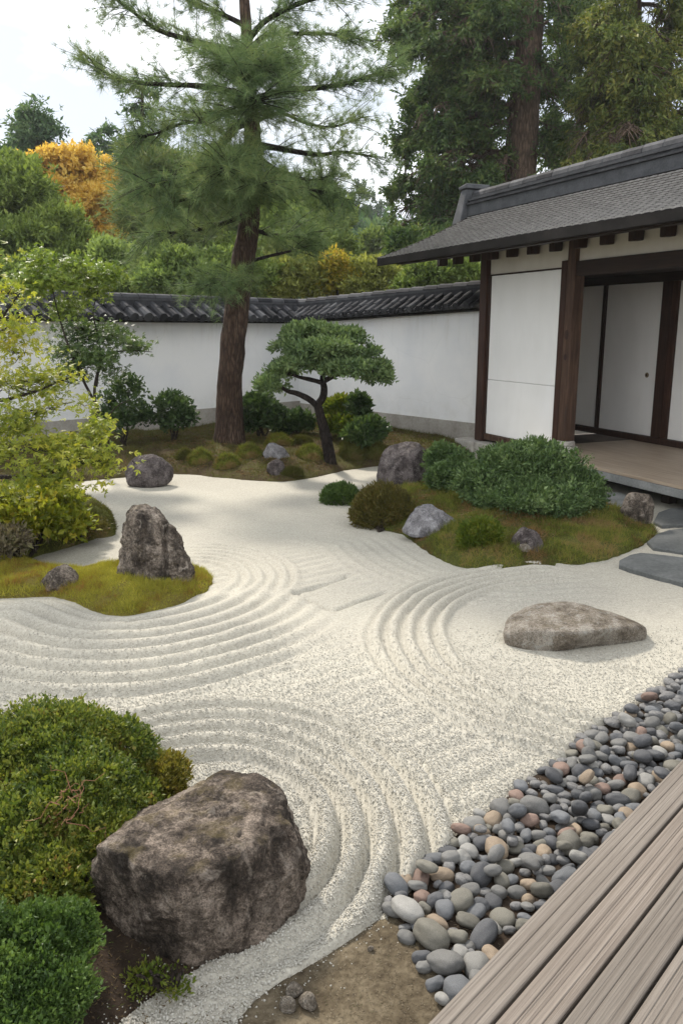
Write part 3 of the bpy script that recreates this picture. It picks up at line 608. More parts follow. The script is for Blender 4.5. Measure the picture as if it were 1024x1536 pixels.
t = NT('roof_tile'); g = t.n('NewGeometry'); v = t.coord(); n1 = t.noise(v, 6, 6, .65); n2 = t.noise(v, 45, 4, .6)
col = t.ramp(t.math('ADD', t.math('MULTIPLY', n1, .5), t.math('ADD', t.math('MULTIPLY', n2, .2), t.math('MULTIPLY', g.outputs['Random Per Island'], .3))), [(.28, (.013, .014, .016)), (.48, (.036, .037, .041)), (.68, (.080, .082, .087))])
M['tile'] = t.finish(col, .8, t.bump(n2, .3, .004), .10)
t = NT('roof_tile_dark'); g = t.n('NewGeometry'); v = t.coord(); n1 = t.noise(v, 3, 6, .65); n2 = t.noise(v, 60, 4, .6)
col = t.ramp(t.math('ADD', t.math('MULTIPLY', n1, .72), t.math('ADD', t.math('MULTIPLY', n2, .2), t.math('MULTIPLY', g.outputs['Random Per Island'], .08))), [(.3, (.008, .007, .0065)), (.5, (.016, .0145, .0135)), (.7, (.032, .029, .027))])
M['tile_dark'] = t.finish(col, .85, t.bump(n2, .3, .004), .08)
M['tile_edge'] = flat_mat('tile_edge_sky_sheen', (.13, .127, .123), (.27, .265, .255), 9, .85, .2, .003, .08); M['ridge'] = flat_mat('ridge_tile', (.045, .048, .053), (.092, .096, .103), 5, .7, .25, .004, .15)  # tile noses paler than the tops: sky reflection painted into their colour
def wall():
    root = thing('garden_wall', (WC[0], WC[1], 0), 'white plastered garden wall with dark tiled coping turning a corner behind the pines', 'wall')
    for A, Bp, zA, zB, side, sp, rad in ((WL, WC, 2.06, 2.03, 1, .27, .075), (WC, WR, 2.03, 2.21, -1, .205, .055)):
        d = Bp-A; Ln = np.hypot(*d); d = d/Ln; n = np.array((d[1], -d[0])) if side == 1 else np.array((-abs(d[1]), -abs(d[0])))
        if n@(np.array((0, 5.))-A) < 0: n = -n
        ez = lambda s: zA+(zB-zA)*s/Ln
        P = lambda s, o, z: (*(A+d*s+n*o), z)
        def prism(m, s0, s1, o0, o1, z0, z1, N=1):
            for i in range(N):
                a, b = s0+(s1-s0)*i/N, s0+(s1-s0)*(i+1)/N; f = lambda q, s: q(s) if callable(q) else q
                m.hexa([P(a, o0, f(z0, a)), P(b, o0, f(z0, b)), P(b, o1, f(z0, b)), P(a, o1, f(z0, a)), P(a, o0, f(z1, a)), P(b, o0, f(z1, b)), P(b, o1, f(z1, b)), P(a, o1, f(z1, a))])
        m = MB(); prism(m, 0, Ln, -.15, .15, .26, lambda s: ez(s)+.12); m.build('plaster', M['plaster'], root)
        m = MB(); prism(m, 0, Ln-.0, -.19, .19, -.1, .44 if side == 1 else .40); m.build('plinth', M['plinth'], root)
        m = MB(); e0, e1 = -.46, .46; rise = .24
        for sg in (1, -1):
            # pan bed
            m.hexa([P(0, 0, ez(0)+rise-.04), P(Ln, 0, ez(Ln)+rise-.04), P(Ln, sg*.44, ez(Ln)-.03), P(0, sg*.44, ez(0)-.03), P(0, 0, ez(0)+rise), P(Ln, 0, ez(Ln)+rise), P(Ln, sg*.44, ez(Ln)+.015), P(0, sg*.44, ez(0)+.015)])
            k = int(Ln/sp); rr = np.random.default_rng(4)
            for i in range(k+1):
                s0 = (i+.5)*sp
                if s0 > Ln+.02: break
                for q in range(2):            # two overlapping cover tiles per row
                    o0, o1 = (.05, .27) if q == 0 else (.245, .475); ra = rad*(1+.04*rr.standard_normal()); j = .008*rr.standard_normal()
                    m.tube([P(s0+j, sg*o, ez(s0)+rise*(1-o/.46)+.02+(.008 if q == 0 else 0)) for o in (o0, o0+.01, o1-.012, o1)], [ra*.93, ra*.97, ra*1.03, ra*1.0], 10)
                s1 = s0+sp/2; m.tube([P(s1, sg*o, ez(s1)+rise*(1-o/.46)-.012) for o in (.08, .25, .455)], rad*.62, 8)
        m.build('roof_tiles', M['tile'], root)
        m = MB()
        for i, (w, z0, z1) in enumerate(((.13, .20, .262), (.115, .262, .292), (.125, .292, .318))): prism(m, -.05, Ln+.03, -w, w, lambda s, z0=z0: ez(s)+z0, lambda s, z1=z1: ez(s)+z1)
        ss = np.arange(0, Ln, .32)
        for a in ss: m.tube([P(a+x, 0, ez(a)+.325) for x in (0, .006, .30, .312)], (.082, .088, .084, .08), 10)
        m.build('ridge', M['tile'], root)
        m = MB(); prism(m, 0, Ln, -.24, -.152, lambda s: ez(s)-.05, lambda s: ez(s)-.032); prism(m, 0, Ln, .152, .30, lambda s: ez(s)-.07, lambda s: ez(s)-.032); m.build('eave_board', M['tile_dark'], root)
wall()

# ------------------------------------------------------------------ temple pavilion with veranda
M['wood_dark'] = wood_mat('dark_stained_wood', (.012, .006, .004), (.030, .014, .009), (.058, .028, .017), 'z'); M['wood_beam'] = wood_mat('dark_stained_beam', (.010, .006, .004), (.022, .012, .008), (.04, .022, .014), 'x')
M['wood_red'] = wood_mat('red_brown_wood', (.017, .007, .004), (.040, .017, .010), (.075, .035, .020), 'z'); M['wood_post'] = wood_mat('worn_post_wood', (.022, .011, .007), (.060, .032, .020), (.13, .08, .05), 'z')
M['floor'] = wood_mat('veranda_boards', (.26, .20, .145), (.36, .285, .21), (.45, .365, .28), 'x', .5, .6, .35, .15); M['concrete'] = flat_mat('grey_stone_edge', (.15, .155, .15), (.28, .285, .275), 5, .85, .4, .01, .2)
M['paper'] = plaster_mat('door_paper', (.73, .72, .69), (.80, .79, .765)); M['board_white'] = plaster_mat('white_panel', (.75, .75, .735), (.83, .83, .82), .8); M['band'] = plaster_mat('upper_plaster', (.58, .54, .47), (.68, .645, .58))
M['brass'] = flat_mat('aged_brass', (.10, .075, .04), (.22, .17, .09), 40, .45, .2, .003, .6); M['stone_sill'] = flat_mat('footing_stone', (.26, .245, .22), (.46, .44, .40), 9, .9, .4, .008, .2)
def temple():
    root = thing('temple_pavilion', (2.16, 12.39, 0), 'temple hall with grey tiled roof, dark posts, white panels and open veranda', 'building', rz=math.atan2(-.917, .4))
    Z3 = (0, 0, 0)
    def part(name, boxes, mat, parent=root, sm=False, bev=.006):
        m = MB()
        for b in boxes: m.box(*b)
        o = m.build(name, mat, parent, sm, loc=Z3)
        if bev: md = o.modifiers.new('bevel', 'BEVEL'); md.width = bev; md.segments = 2; md.limit_method = 'ANGLE'
        return o
    # structure of posts
    part('post', [((-.085, -.085, .20), (.085, .085, 2.95))], M['wood_red'])
    part('post_board', [((.0875, -.05, .20), (.135, .05, 2.62))], M['wood_dark'])
    po = part('post', [((1.892, -.085, .44), (2.04, .085, 2.95))], M['wood_post'], bev=.012)
    m = MB()
    for zc, a, b in ((1.80, .042, .062), (1.52, .03, .04)):
        th = np.linspace(0, 2*math.pi, 17)[:-1]
        for f in (1, .55): m.add(np.c_[1.965+a*f*np.cos(th), np.full(16, -.089-(1-f)*.006), zc+b*f*np.sin(th)], [list(range(16))[::-1]])
    m.build('knot', M['wood_dark'], po, loc=Z3)
    part('post_board', [((1.735, -.05, .24), (1.845, .06, 2.72))], M['wood_red'])
    m = MB(); th = np.arange(12)*math.pi/6
    for (z0, z1, w) in ((.30, .372, .17), (.374, .44, .12)): m.tube([(1.966, 0, z0), (1.966, 0, z0+.008), (1.966, 0, z1-.012), (1.966, 0, z1)], (w*.93, w, w, w*.9), 4 if w > .15 else 12)
    m.build('post_footing', M['stone_sill'], root, loc=Z3)
    for x in (5.0, 8.0): part('post', [((x-.08, -.085, .30), (x+.08, .085, 2.95))], M['wood_post'])
    # white panel beside the post: two sheets meeting in a seam
    part('wall_panel', [((.138, -.03, 1.135), (1.732, .02, 2.62))], M['board_white']); part('wall_panel', [((.138, -.032, .325), (1.732, .018, 1.1305))], M['board_white'])
    part('panel_sill', [((.1375, -.06, .235), (1.732, .06, .322))], M['wood_post'])
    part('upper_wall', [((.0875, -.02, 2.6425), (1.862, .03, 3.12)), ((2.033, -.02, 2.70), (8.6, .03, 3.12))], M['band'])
    part('panel_rail', [((.1375, -.040, 2.6225), (1.732, .022, 2.640))], M['wood_dark'], bev=0)
    part('lintel', [((2.033, -.06, 2.52), (8.6, .06, 2.698))], M['wood_beam'])
    part('porch_ceiling', [((0.1, .062, 2.62), (8.6, 1.60, 2.65))], M['wood_beam'])
    # recessed sliding doors
    hd = part('door_head', [((-.4, 1.60, 2.50), (8.6, 1.72, 2.64)), ((-.4, 1.602, 2.66), (8.6, 1.70, 3.2))], M['wood_beam'])
    part('door_track', [((-.4, 1.57, .302), (8.6, 1.74, .385))], M['wood_dark'])
    for x0, x1, kn in ((-.3, .615, 0), (.70, 1.80, 1), (2.09, 3.30, 0), (3.36, 4.5, 0)):
        d = part('sliding_door', [((x0, 1.64, .387), (x1, 1.67, 2.498))], M['paper'])
        if kn:
            q = MB(); q.tube([(1.615, 1.6395, 1.235), (1.615, 1.634, 1.235), (1.615, 1.630, 1.235)], (.036, .036, .026), 18); q.build('door_pull', M['brass'], d, loc=Z3)
            q = MB(); q.tube([(1.615, 1.6295, 1.235), (1.615, 1.628, 1.235)], .017, 14); q.build('pull_recess', M['wood_dark'], d, loc=Z3)
    part('door_stile', [((.617, 1.62, .387), (.697, 1.68, 2.498))], M['wood_dark']); part('door_stile', [((3.302, 1.62, .387), (3.358, 1.68, 2.498))], M['wood_dark'])
    part('inner_post', [((1.83, 1.58, .387), (1.99, 1.73, 2.498))], M['wood_dark']); part('inner_post', [((1.992, 1.60, .387), (2.085, 1.71, 2.498))], M['wood_red'])
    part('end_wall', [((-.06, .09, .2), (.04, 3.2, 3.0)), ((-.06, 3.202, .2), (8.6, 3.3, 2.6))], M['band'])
    # floor slab and steps
    part('veranda_floor', [((1.45, -.452, .262), (8.9, 1.60, .300))], M['floor'], bev=.004)
    part('veranda_edge', [((1.45, -.45, .165), (8.9, 1.58, .2595))], M['concrete'], bev=.008)
    part('foundation', [((1.4, .15, -.1), (8.9, 3.3, .163)), ((-.1, -.02, -.1), (1.39, 3.3, .175))], M['wood_beam'], bev=0)
    part('sill_stone', [((-.42, -.24, -.05), (.10, .10, .195))], M['stone_sill'], bev=.02); part('sill_stone', [((.106, -.20, -.05), (1.44, .06, .198))], M['stone_sill'], bev=.015)
    for x in (2.3, 3.9, 5.5, 7.1): part('floor_support', [((x-.06, -.16, -.06), (x+.06, -.04, .164))], M['wood_beam'], bev=.01)
    # roof: front and back slope of separate tiles on a concave curve
    X0, X1, YE, YR, ZE, ZR = -1.34, 8.9, -1.16, .62, 2.93, 3.70
    def prof(u): return YE+(YR-YE)*u, ZE+(ZR-ZE)*(.74*u+.26*u*u)
    m = MB(); r = np.random.default_rng(8); rows = 18; tw = .125; ed = MB()
    nt = int((X1-X0)/tw)
    for fb in (0, 1):
        nr = rows
        for i in range(nr):
            u0, u1 = i/rows, (i+1.25)/rows
            (ya, za), (yb, zb) = prof(u0), prof(min(u1, 1.02))
            if fb: ya, yb = 2*YR-ya, 2*YR-yb
            if fb and i > rows-1: continue
            xo = X0+(i % 2)*tw*.5; xs = xo+np.arange(nt)*tw; jz = .0006*r.standard_normal(nt); jy = .0006*r.standard_normal(nt)
            # each tile: slightly arched slab, 3 columns
            for c0, c1, h0, h1 in ((.0, .33, 0, .006), (.33, .72, .006, .006), (.72, 1.0, .006, -.001)):
                xa, xb = xs+tw*c0, xs+tw*c1*.985
                T = .020
                def pt(x, y, z): return np.stack([x, y+0*x, z+0*x], -1)
                V = np.stack([pt(xa, ya+jy, za+jz+h0), pt(xb, ya+jy, za+jz+h1), pt(xb, yb+jy*0, zb+jz*0+h1*.5-.012), pt(xa, yb+jy*0, zb+h0*.5-.012), pt(xa, ya+jy, za+jz+h0+T), pt(xb, ya+jy, za+jz+h1+T), pt(xb, yb+jy*0, zb+h1*.5+.002), pt(xa, yb+jy*0, zb+h0*.5+.002)], 1).reshape(-1, 3)
                b = np.arange(nt)[:, None]*8
                F = np.concatenate([b+np.array(f) for f in ((4, 5, 6, 7), (3, 0, 4, 7), (1, 2, 6, 5))], 0)
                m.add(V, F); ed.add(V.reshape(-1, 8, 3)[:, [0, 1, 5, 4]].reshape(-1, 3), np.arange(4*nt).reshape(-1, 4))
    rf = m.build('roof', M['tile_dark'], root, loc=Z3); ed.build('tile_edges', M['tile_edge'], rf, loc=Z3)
    # boards beneath the tiles, fascia and verge
    m = MB(); us = np.linspace(0, 1, 9)
    for fb in (0, 1):
        for a, b in zip(us[:-1], us[1:]):
            (ya, za), (yb, zb) = prof(a), prof(b)
            if fb: ya, yb = 2*YR-ya, 2*YR-yb
            m.hexa([(X0+.03, ya, za-.05), (X1, ya, za-.05), (X1, yb, zb-.05), (X0+.03, yb, zb-.05), (X0+.03, ya, za-.012), (X1, ya, za-.012), (X1, yb, zb-.012), (X0+.03, yb, zb-.012)])
    m.build('roof_boards', M['wood_beam'], rf, loc=Z3)
    m = MB(); m.box((X0+.01, YE-.012, ZE-.105), (X1, YE+.05, ZE-.004))
    m.build('fascia', M['tile_dark'], rf, loc=Z3)
    m = MB()
    for fb in (0, 1):
        for a, b in zip(us[:-1], us[1:]):
            (ya, za), (yb, zb) = prof(a), prof(b)
            if fb: ya, yb = 2*YR-ya, 2*YR-yb
            m.hexa([(X0-.02, ya, za-.11), (X0+.028, ya, za-.11), (X0+.028, yb, zb-.11), (X0-.02, yb, zb-.11), (X0-.02, ya, za+.02), (X0+.028, ya, za+.02), (X0+.028, yb, zb+.02), (X0-.02, yb, zb+.02)])
    m.build('barge_board', M['tile_dark'], rf, loc=Z3)
    m = MB(); xr = X0-.02
    m.box((xr, YR-.17, ZR-.06), (X1, YR+.17, ZR+.105))
    m.build('ridge', M['ridge'], rf, loc=Z3)
    m = MB(); m.box((xr, YR-.20, ZR+.107), (X1, YR+.20, ZR+.135)); m.box((xr, YR-.15, ZR+.137), (X1, YR+.15, ZR+.170)); m.box((xr, YR-.17, ZR+.172), (X1, YR+.17, ZR+.196)); m.box((xr, YR-.12, ZR+.198), (X1, YR+.12, ZR+.225))
    for a in np.arange(xr, X1, .34): m.tube([(a+x, YR, ZR+.245) for x in (0, .008, .325, .338)], (.092, .1, .096, .09), 12)
    m.build('ridge_cap', M['tile'], rf, loc=Z3)
    m = MB(); xa = xr-.16
    m.hexa([(xa-.10, YR-.30, ZR-.17), (xa+.157, YR-.30, ZR-.17), (xa+.157, YR+.30, ZR-.17), (xa-.10, YR+.30, ZR-.17), (xa-.01, YR-.19, ZR+.36), (xa+.157, YR-.19, ZR+.36), (xa+.157, YR+.19, ZR+.36), (xa-.01, YR+.19, ZR+.36)])
    m.hexa([(xa-.05, YR-.22, ZR+.362), (xa+.20, YR-.22, ZR+.362), (xa+.20, YR+.22, ZR+.362), (xa-.05, YR+.22, ZR+.362), (xa-.05, YR-.22, ZR+.41), (xa+.20, YR-.22, ZR+.44), (xa+.20, YR+.22, ZR+.44), (xa-.05, YR+.22, ZR+.41)])
    o = m.build('ridge_end', M['ridge'], rf, loc=Z3); md = o.modifiers.new('bevel', 'BEVEL'); md.width = .015; md.segments = 2
    # beams and rafter arms under the eave
    part('purlin', [((X0+.12, -.055, 2.955), (8.8, .055, 3.10))], M['wood_beam'])
    part('purlin', [((X0+.12, -.86, 2.845), (8.8, -.76, 2.925))], M['wood_beam'])
    for x in np.arange(-1.12, 8.6, .47):
        if abs(x) < .09: x += .0
        m = MB(); yy0, yy1 = -.20, -.056
        m.hexa([(x-.05, yy0, 2.83), (x+.05, yy0, 2.83), (x+.05, yy1, 2.84), (x-.05, yy1, 2.84), (x-.055, yy0, 2.952), (x+.055, yy0, 2.952), (x+.055, yy1, 2.953), (x-.055, yy1, 2.953)])
        o = m.build('rafter', M['wood_dark'], root, loc=Z3); md = o.modifiers.new('bevel', 'BEVEL'); md.width = .012; md.segments = 2
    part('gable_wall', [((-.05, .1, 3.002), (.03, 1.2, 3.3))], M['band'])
temple()
M['slate'] = flat_mat('slate_slab', (.07, .075, .074), (.145, .15, .146), 4, .85, .35, .006, .1)
def slab(label, pts, zt, th=.06, mat='slate'):
    P = smooth_poly([gp(*p) for p in pts], 1); n = len(P); c = P.mean(0)
    inner = c+(P-c)*.975
    V = np.r_[np.c_[P, np.full(n, zt-th)], np.c_[P, np.full(n, zt-.01)], np.c_[inner, np.full(n, zt)]]
    m = MB(); i = np.arange(n); j = (i+1) % n
    m.add(V, np.r_[np.stack([i, j, n+j, n+i], -1), np.stack([n+i, n+j, 2*n+j, 2*n+i], -1)]); m.F.append(np.array([list(range(2*n, 3*n))]))
    return tag(m.build('stepping_stone', M[mat], None, False, loc=(*c, zt-th)), label, 'stepping stone')
slab('largest dark slate slab, nearest in the path by the moss island', [(920, 850), (950, 835), (980, 837), (1060, 848), (1130, 862), (1130, 904), (1040, 885), (950, 861)], .040, .09)
slab('slate slab in the path just behind the largest one', [(962, 822), (990, 800), (1040, 795), (1110, 810), (1110, 848), (1030, 834)], .03)
slab('grey slab of the path close to the rough stone under the veranda', [(975, 793), (990, 766), (1045, 766), (1110, 775), (1110, 800), (1040, 790)], .03)
slab('small pale slab behind the moss island under the veranda', [(900, 755), (905, 742), (940, 742), (940, 765), (925, 772)], .03, .06, 'concrete')

# ------------------------------------------------------------------ foliage builders
def rsph(n, r): return nrm(r.standard_normal((n, 3)))
def leaves(P, D, Lf, Wf, r, fold=.18, droop=0.0):
    """one folded diamond leaf per point"""
    n = len(P); D = nrm(D+np.array((0, 0, -droop))); sd = nrm(np.cross(D, r.standard_normal((n, 3)))); up = np.cross(sd, D)
    Lf = np.broadcast_to(np.asarray(Lf, float), (n,))[:, None]; Wf = np.broadcast_to(np.asarray(Wf, float), (n,))[:, None]
    mid = P+D*Lf*.45
    V = np.stack([P, mid+sd*Wf*.5+up*Wf*fold, P+D*Lf, mid-sd*Wf*.5+up*Wf*fold], 1).reshape(-1, 3)
    return V, np.arange(4*n).reshape(-1, 4)
def flat_leaves(P, Nn, Lf, r, lobes=((0, 1.0), (.85, .72), (-.85, .72)), wd=.36):
    """lobed leaf lying roughly in the plane of normal Nn"""
    n = len(P); a = nrm(np.cross(Nn, r.standard_normal((n, 3)))); b = np.cross(Nn, a); Lf = np.broadcast_to(np.asarray(Lf, float), (n,))[:, None]
    VV = []
    for th, k in lobes:
        d = a*math.cos(th)+b*math.sin(th); s = np.cross(Nn, d); mid = P+d*Lf*k*.5-Nn*Lf*.05
        VV += [P, mid+s*Lf*wd*k*.5, P+d*Lf*k-Nn*Lf*.16, mid-s*Lf*wd*k*.5]
    m = len(VV); V = np.stack(VV, 1)
    base = np.arange(n)[:, None]*m
    # share the leaf base vertex so a leaf is one island
    F = np.concatenate([np.concatenate([base, base+4*i+1, base+4*i+2, base+4*i+3], 1) for i in range(len(lobes))], 0)
    return V.reshape(-1, 3), F
def blob_tips(blobs, n, r, shell=.22, gap=-.18, freq=3.0, lump=.2, low=-.45, lf=2.4, seed=0.0):
    """points on the lumpy skin of a union of ellipsoids; blobs = rows cx cy cz rx ry rz"""
    b = np.asarray(blobs, float); ar = (b[:, 3]*b[:, 4]+b[:, 3]*b[:, 5]+b[:, 4]*b[:, 5]); k = r.choice(len(b), int(n*2.2), p=ar/ar.sum())
    d = rsph(len(k), r); ok = d[:, 2] > low+.35*r.standard_normal(len(k)); d = d[ok]; k = k[ok]
    rad = (1-np.abs(r.standard_normal(len(k)))*shell)*(1+lump*fbm(d*lf+b[k, :3]*3.1+seed, 3)*1.6)
    P = b[k, :3]+d*b[k, 3:]*rad[:, None]; N = nrm(d/b[k, 3:])
    q = np.full(len(P), 9.0)
    for i in range(len(b)):
        e = np.linalg.norm((P-b[i, :3])/b[i, 3:], axis=1); e[k == i] = 9; q = np.minimum(q, e)
    m = (q > .66) & (fbm(P*freq+seed, 3) > gap)
    return P[m][:n], N[m][:n]
def spray(P, N, k, Lf, Wf, r, spread=.8, up=.35, stem=.03, fold=.18, droop=0.0):
    n = len(P); Pk = np.repeat(P, k, 0); D = nrm(np.repeat(N, k, 0)*.7+np.array((0, 0, up))+r.standard_normal((n*k, 3))*spread)
    Pk = Pk+np.repeat(N, k, 0)*(r.random((n*k, 1))-.5)*stem*2+r.standard_normal((n*k, 3))*stem*.5
    s = (.45+1.0*r.random(n*k)); return leaves(Pk, D, Lf*s, Wf*s, r, fold, droop)
def pxb(px, py, Y, rx, ry, rd=None):
    """blob at photo position and depth, radii in photo pixels"""
    c = at(px, py, Y); s = scl(px, py, Y); return (*c, rx*s, (rd if rd else rx)*s, ry*s)
def limb_to(m, p, q, r0, r1, r, wig=.08, n=7, sides=7, sag=0):
    p = np.asarray(p, float); q = np.asarray(q, float); t_ = np.linspace(0, 1, n)[:, None]; Lg = np.linalg.norm(q-p)
    P = p+(q-p)*t_; w = r.standard_normal((n, 3))*wig*Lg*.25; w[0] = 0; w[-1] = 0; P = P+w; P[:, 2] += sag*np.sin(t_[:, 0]*math.pi)
    m.tube(P, np.linspace(r0, r1, n), sides); return P
def shrub(name, label, cat, blobs, mat, n, k, Lf, Wf, seed, base=None, group=None, stem_mat='bark_maple', core=True, stems=5, **kw):
    r = np.random.default_rng(seed); b = np.asarray(blobs, float); c = b[np.argmax(b[:, 3]*b[:, 5])][:3]
    if base is None: x, y = c[:2]; base = (x, y, float(hz([(x, y)])[0]))
    root = thing(name, tuple(float(v) for v in base), label, cat, group)
    sp = {a: kw.pop(a) for a in ('spread', 'up', 'stem', 'fold', 'droop') if a in kw}
    P, N = blob_tips(b, n, r, seed=seed*1.3, **kw); m = MB(); m.add(*spray(P, N, k, Lf, Wf, r, **sp))
    if core:
        bb = b.copy(); bb[:, 3:] *= .80; kk = dict(kw); kk['gap'] = -2; P, N = blob_tips(bb, int(n*.45), r, **kk); m.add(*spray(P, N, k, Lf*1.5, Wf*1.7, r, **sp))
    m.build('foliage', mat, root)
    m = MB()
    for bl in b:
        for _ in range(max(1, int(stems/len(b)+.5))):
            e = bl[:3]+rsph(1, r)[0]*bl[3:]*.6; e[2] = max(e[2], base[2]+.03); s0 = np.array(base)+np.array((*(r.standard_normal(2)*.15*bl[3]), -.02))
            limb_to(m, s0, e, .012+.02*bl[3], .004, r, .12)
    m.build('stem', M[stem_mat], root); return root
def grassy_mound(label, x0, x1, yb, yt, mat, seed, n=9000, Lb=.05, Wb=.005, cat='ground cover', group=None, name='sedge_clump'):
    r = np.random.default_rng(seed); g = gpt((x0+x1)/2, yb); s = scl((x0+x1)/2, yb, g[1]); rx = (x1-x0)*s/2; h = (yb-yt)*s*.93
    c = np.array((g[0], g[1]+rx*.7, g[2]-.02)); d = rsph(n, r); d[:, 2] = np.abs(d[:, 2]); k = (.86+.2*fbm(d*2.5+seed, 3)+.05*r.standard_normal(n))[:, None]
    P = c+d*np.array((rx, rx*.8, h))*k*.93; D = nrm(d*np.array((1, 1, 1.2))+r.standard_normal((n, 3))*.55+np.array((0, 0, .35)))
    base = c.copy(); root = thing(name, tuple(float(v) for v in base), label, cat, group)
    V, F = needles(P, D, Lb*(.5+r.random(n)), Wb); m = MB(); m.add(V, F); m.build('blades', mat, root)
    V, F = ico(4); k = (.88*(1+.12*fbm(V*2.5+seed, 3)))[:, None]; m = MB().add(V*np.array((rx, rx*.8, h))*k+c, F); m.build('tussock', mat, root, True); return root

# ------------------------------------------------------------------ shrubs
GREEN = lambda *c: list(c)
M['lf_azalea'] = leaf_mat('azalea_leaf', [(.024, .044, .010), (.048, .078, .015), (.085, .118, .020), (.14, .17, .028), (.19, .205, .036), (.18, .10, .032)], .28, 5)
M['lf_azalea_y'] = leaf_mat('azalea_leaf_yellowing', [(.07, .075, .014), (.13, .125, .022), (.18, .155, .03), (.16, .10, .03)], .3, 6)
M['lf_low'] = leaf_mat('low_shrub_leaf', [(.026, .052, .014), (.052, .095, .022), (.085, .14, .032), (.13, .19, .045)], .25, 6)
M['lf_dark'] = leaf_mat('dark_shrub_leaf', [(.030, .058, .020), (.058, .100, .034), (.095, .15, .052), (.17, .235, .095)], .22, 4)
M['lf_olive'] = leaf_mat('olive_shrub_leaf', [(.05, .045, .012), (.085, .078, .018), (.12, .105, .026), (.13, .075, .03)], .25, 6)
M['lf_fern'] = leaf_mat('bright_shrub_leaf', [(.045, .075, .010), (.085, .125, .014), (.13, .16, .02), (.17, .16, .03)], .3, 5)
M['lf_wall'] = leaf_mat('wall_shrub_leaf', [(.020, .040, .015), (.038, .07, .024), (.06, .10, .032), (.09, .13, .045)], .25, 4)
M['lf_dusty'] = leaf_mat('dusty_shrub_leaf', [(.07, .05, .035), (.12, .10, .065), (.17, .15, .09), (.10, .11, .03)], .2, 8)
M['lf_spring'] = leaf_mat('yellow_green_leaf', [(.09, .12, .012), (.16, .19, .018), (.25, .25, .025), (.30, .25, .03)], .35, 5)
M['twig_red'] = flat_mat('bare_red_twig', (.12, .05, .03), (.25, .12, .07), 20, .8, .2, .004)
shrub('azalea_shrub', 'large clipped green azalea shrub at left behind the flat-topped boulder', 'shrub', [pxb(80, 1135, 2.98, 105, 74), pxb(178, 1132, 3.05, 58, 52), pxb(20, 1175, 2.85, 90, 85), pxb(112, 1210, 2.70, 95, 78), pxb(25, 1270, 2.48, 85, 78), pxb(145, 1275, 2.52, 66, 60), pxb(70, 1330, 2.32, 75, 55), pxb(-60, 1180, 2.9, 90, 90), pxb(-70, 1290, 2.5, 90, 85), pxb(190, 1210, 2.82, 50, 45), pxb(-150, 1190, 2.9, 95, 90), pxb(-170, 1300, 2.5, 95, 85)],
    M['lf_azalea'], 27000, 5, .0165, .0088, 11, base=(-1.05, 2.7, .05), shell=.15, gap=-.22, freq=7, lump=.26, lf=3.4, spread=.75, up=.45, stem=.012)
shrub('azalea_shrub', 'small yellowing azalea shrub between the big shrub and boulder', 'shrub', [pxb(235, 1172, 3.0, 46, 34), pxb(258, 1160, 3.05, 24, 22), pxb(215, 1195, 2.95, 36, 28)], M['lf_azalea_y'], 2300, 5, .02, .008, 12, base=(-.66, 3.0, .03), shell=.25, gap=-.3, freq=9, spread=.7, up=.7, stem=.012)
shrub('low_shrub', 'dense bluish-green low shrub in the lower left corner', 'shrub', [pxb(55, 1425, 1.95, 80, 62), pxb(112, 1405, 2.02, 36, 42), pxb(15, 1480, 1.82, 70, 62), pxb(80, 1490, 1.80, 55, 40), pxb(-60, 1430, 1.9, 80, 80), pxb(30, 1560, 1.7, 70, 50)], M['lf_low'], 12500, 5, .0128, .0066, 13, base=(-.75, 1.85, .05), shell=.16, gap=-.24, freq=8, lump=.28, lf=3.5, spread=.75, up=.5, stem=.01)
shrub('ground_cover', 'small low green plants in the shade at the foot of the front boulder', 'ground cover', [pxb(225, 1468, 2.0, 36, 8), pxb(265, 1480, 1.98, 22, 6)], M['lf_fern'], 170, 4, .016, .007, 14, base=(-.5, 1.98, .05), shell=.4, core=False, freq=12, spread=.9, up=.6, stem=.015)
def bare_twigs():
    r = np.random.default_rng(5); root = thing('bare_twig', (*map(float, at(100, 1200, 2.4)),), 'tangle of bare reddish twigs sticking out of the azalea', 'twigs'); m = MB()
    for _ in range(18):
        px, py = 75+r.random()*55, 1175+r.random()*55; p = at(px, py, 2.43+.08*r.random()); q = p+np.array((r.normal()*.07, -.03+r.normal()*.04, r.normal()*.06+.02)); limb_to(m, p, q, .0017, .0007, r, .35, 6, 5)
    m.build('twigs', M['twig_red'], root)
bare_twigs()
shrub('juniper_shrub', 'wide dark green spreading shrub in front of the veranda', 'shrub', [pxb(770, 712, 7.95, 62, 45), pxb(825, 708, 8.0, 55, 42), pxb(868, 735, 7.8, 34, 34), pxb(725, 728, 7.9, 42, 34), pxb(800, 745, 7.6, 78, 28), pxb(795, 690, 8.2, 40, 30), pxb(745, 690, 8.1, 26, 20), pxb(880, 752, 7.7, 24, 18), pxb(740, 750, 7.65, 34, 14), pxb(845, 762, 7.5, 34, 14)], M['lf_dark'], 9500, 6, .036, .014, 14, shell=.26, gap=-.2, freq=4, lump=.34, lf=3.4, spread=.8, up=.3, stem=.025)
shrub('juniper_shrub', 'smaller dark green shrub between big boulder and the wide shrub', 'shrub', [pxb(662, 690, 8.9, 26, 24), pxb(675, 718, 8.6, 34, 28), pxb(690, 705, 8.7, 24, 28)], M['lf_dark'], 2600, 6, .036, .016, 15, shell=.2, gap=-.25, freq=5, spread=.8, up=.4, stem=.02)
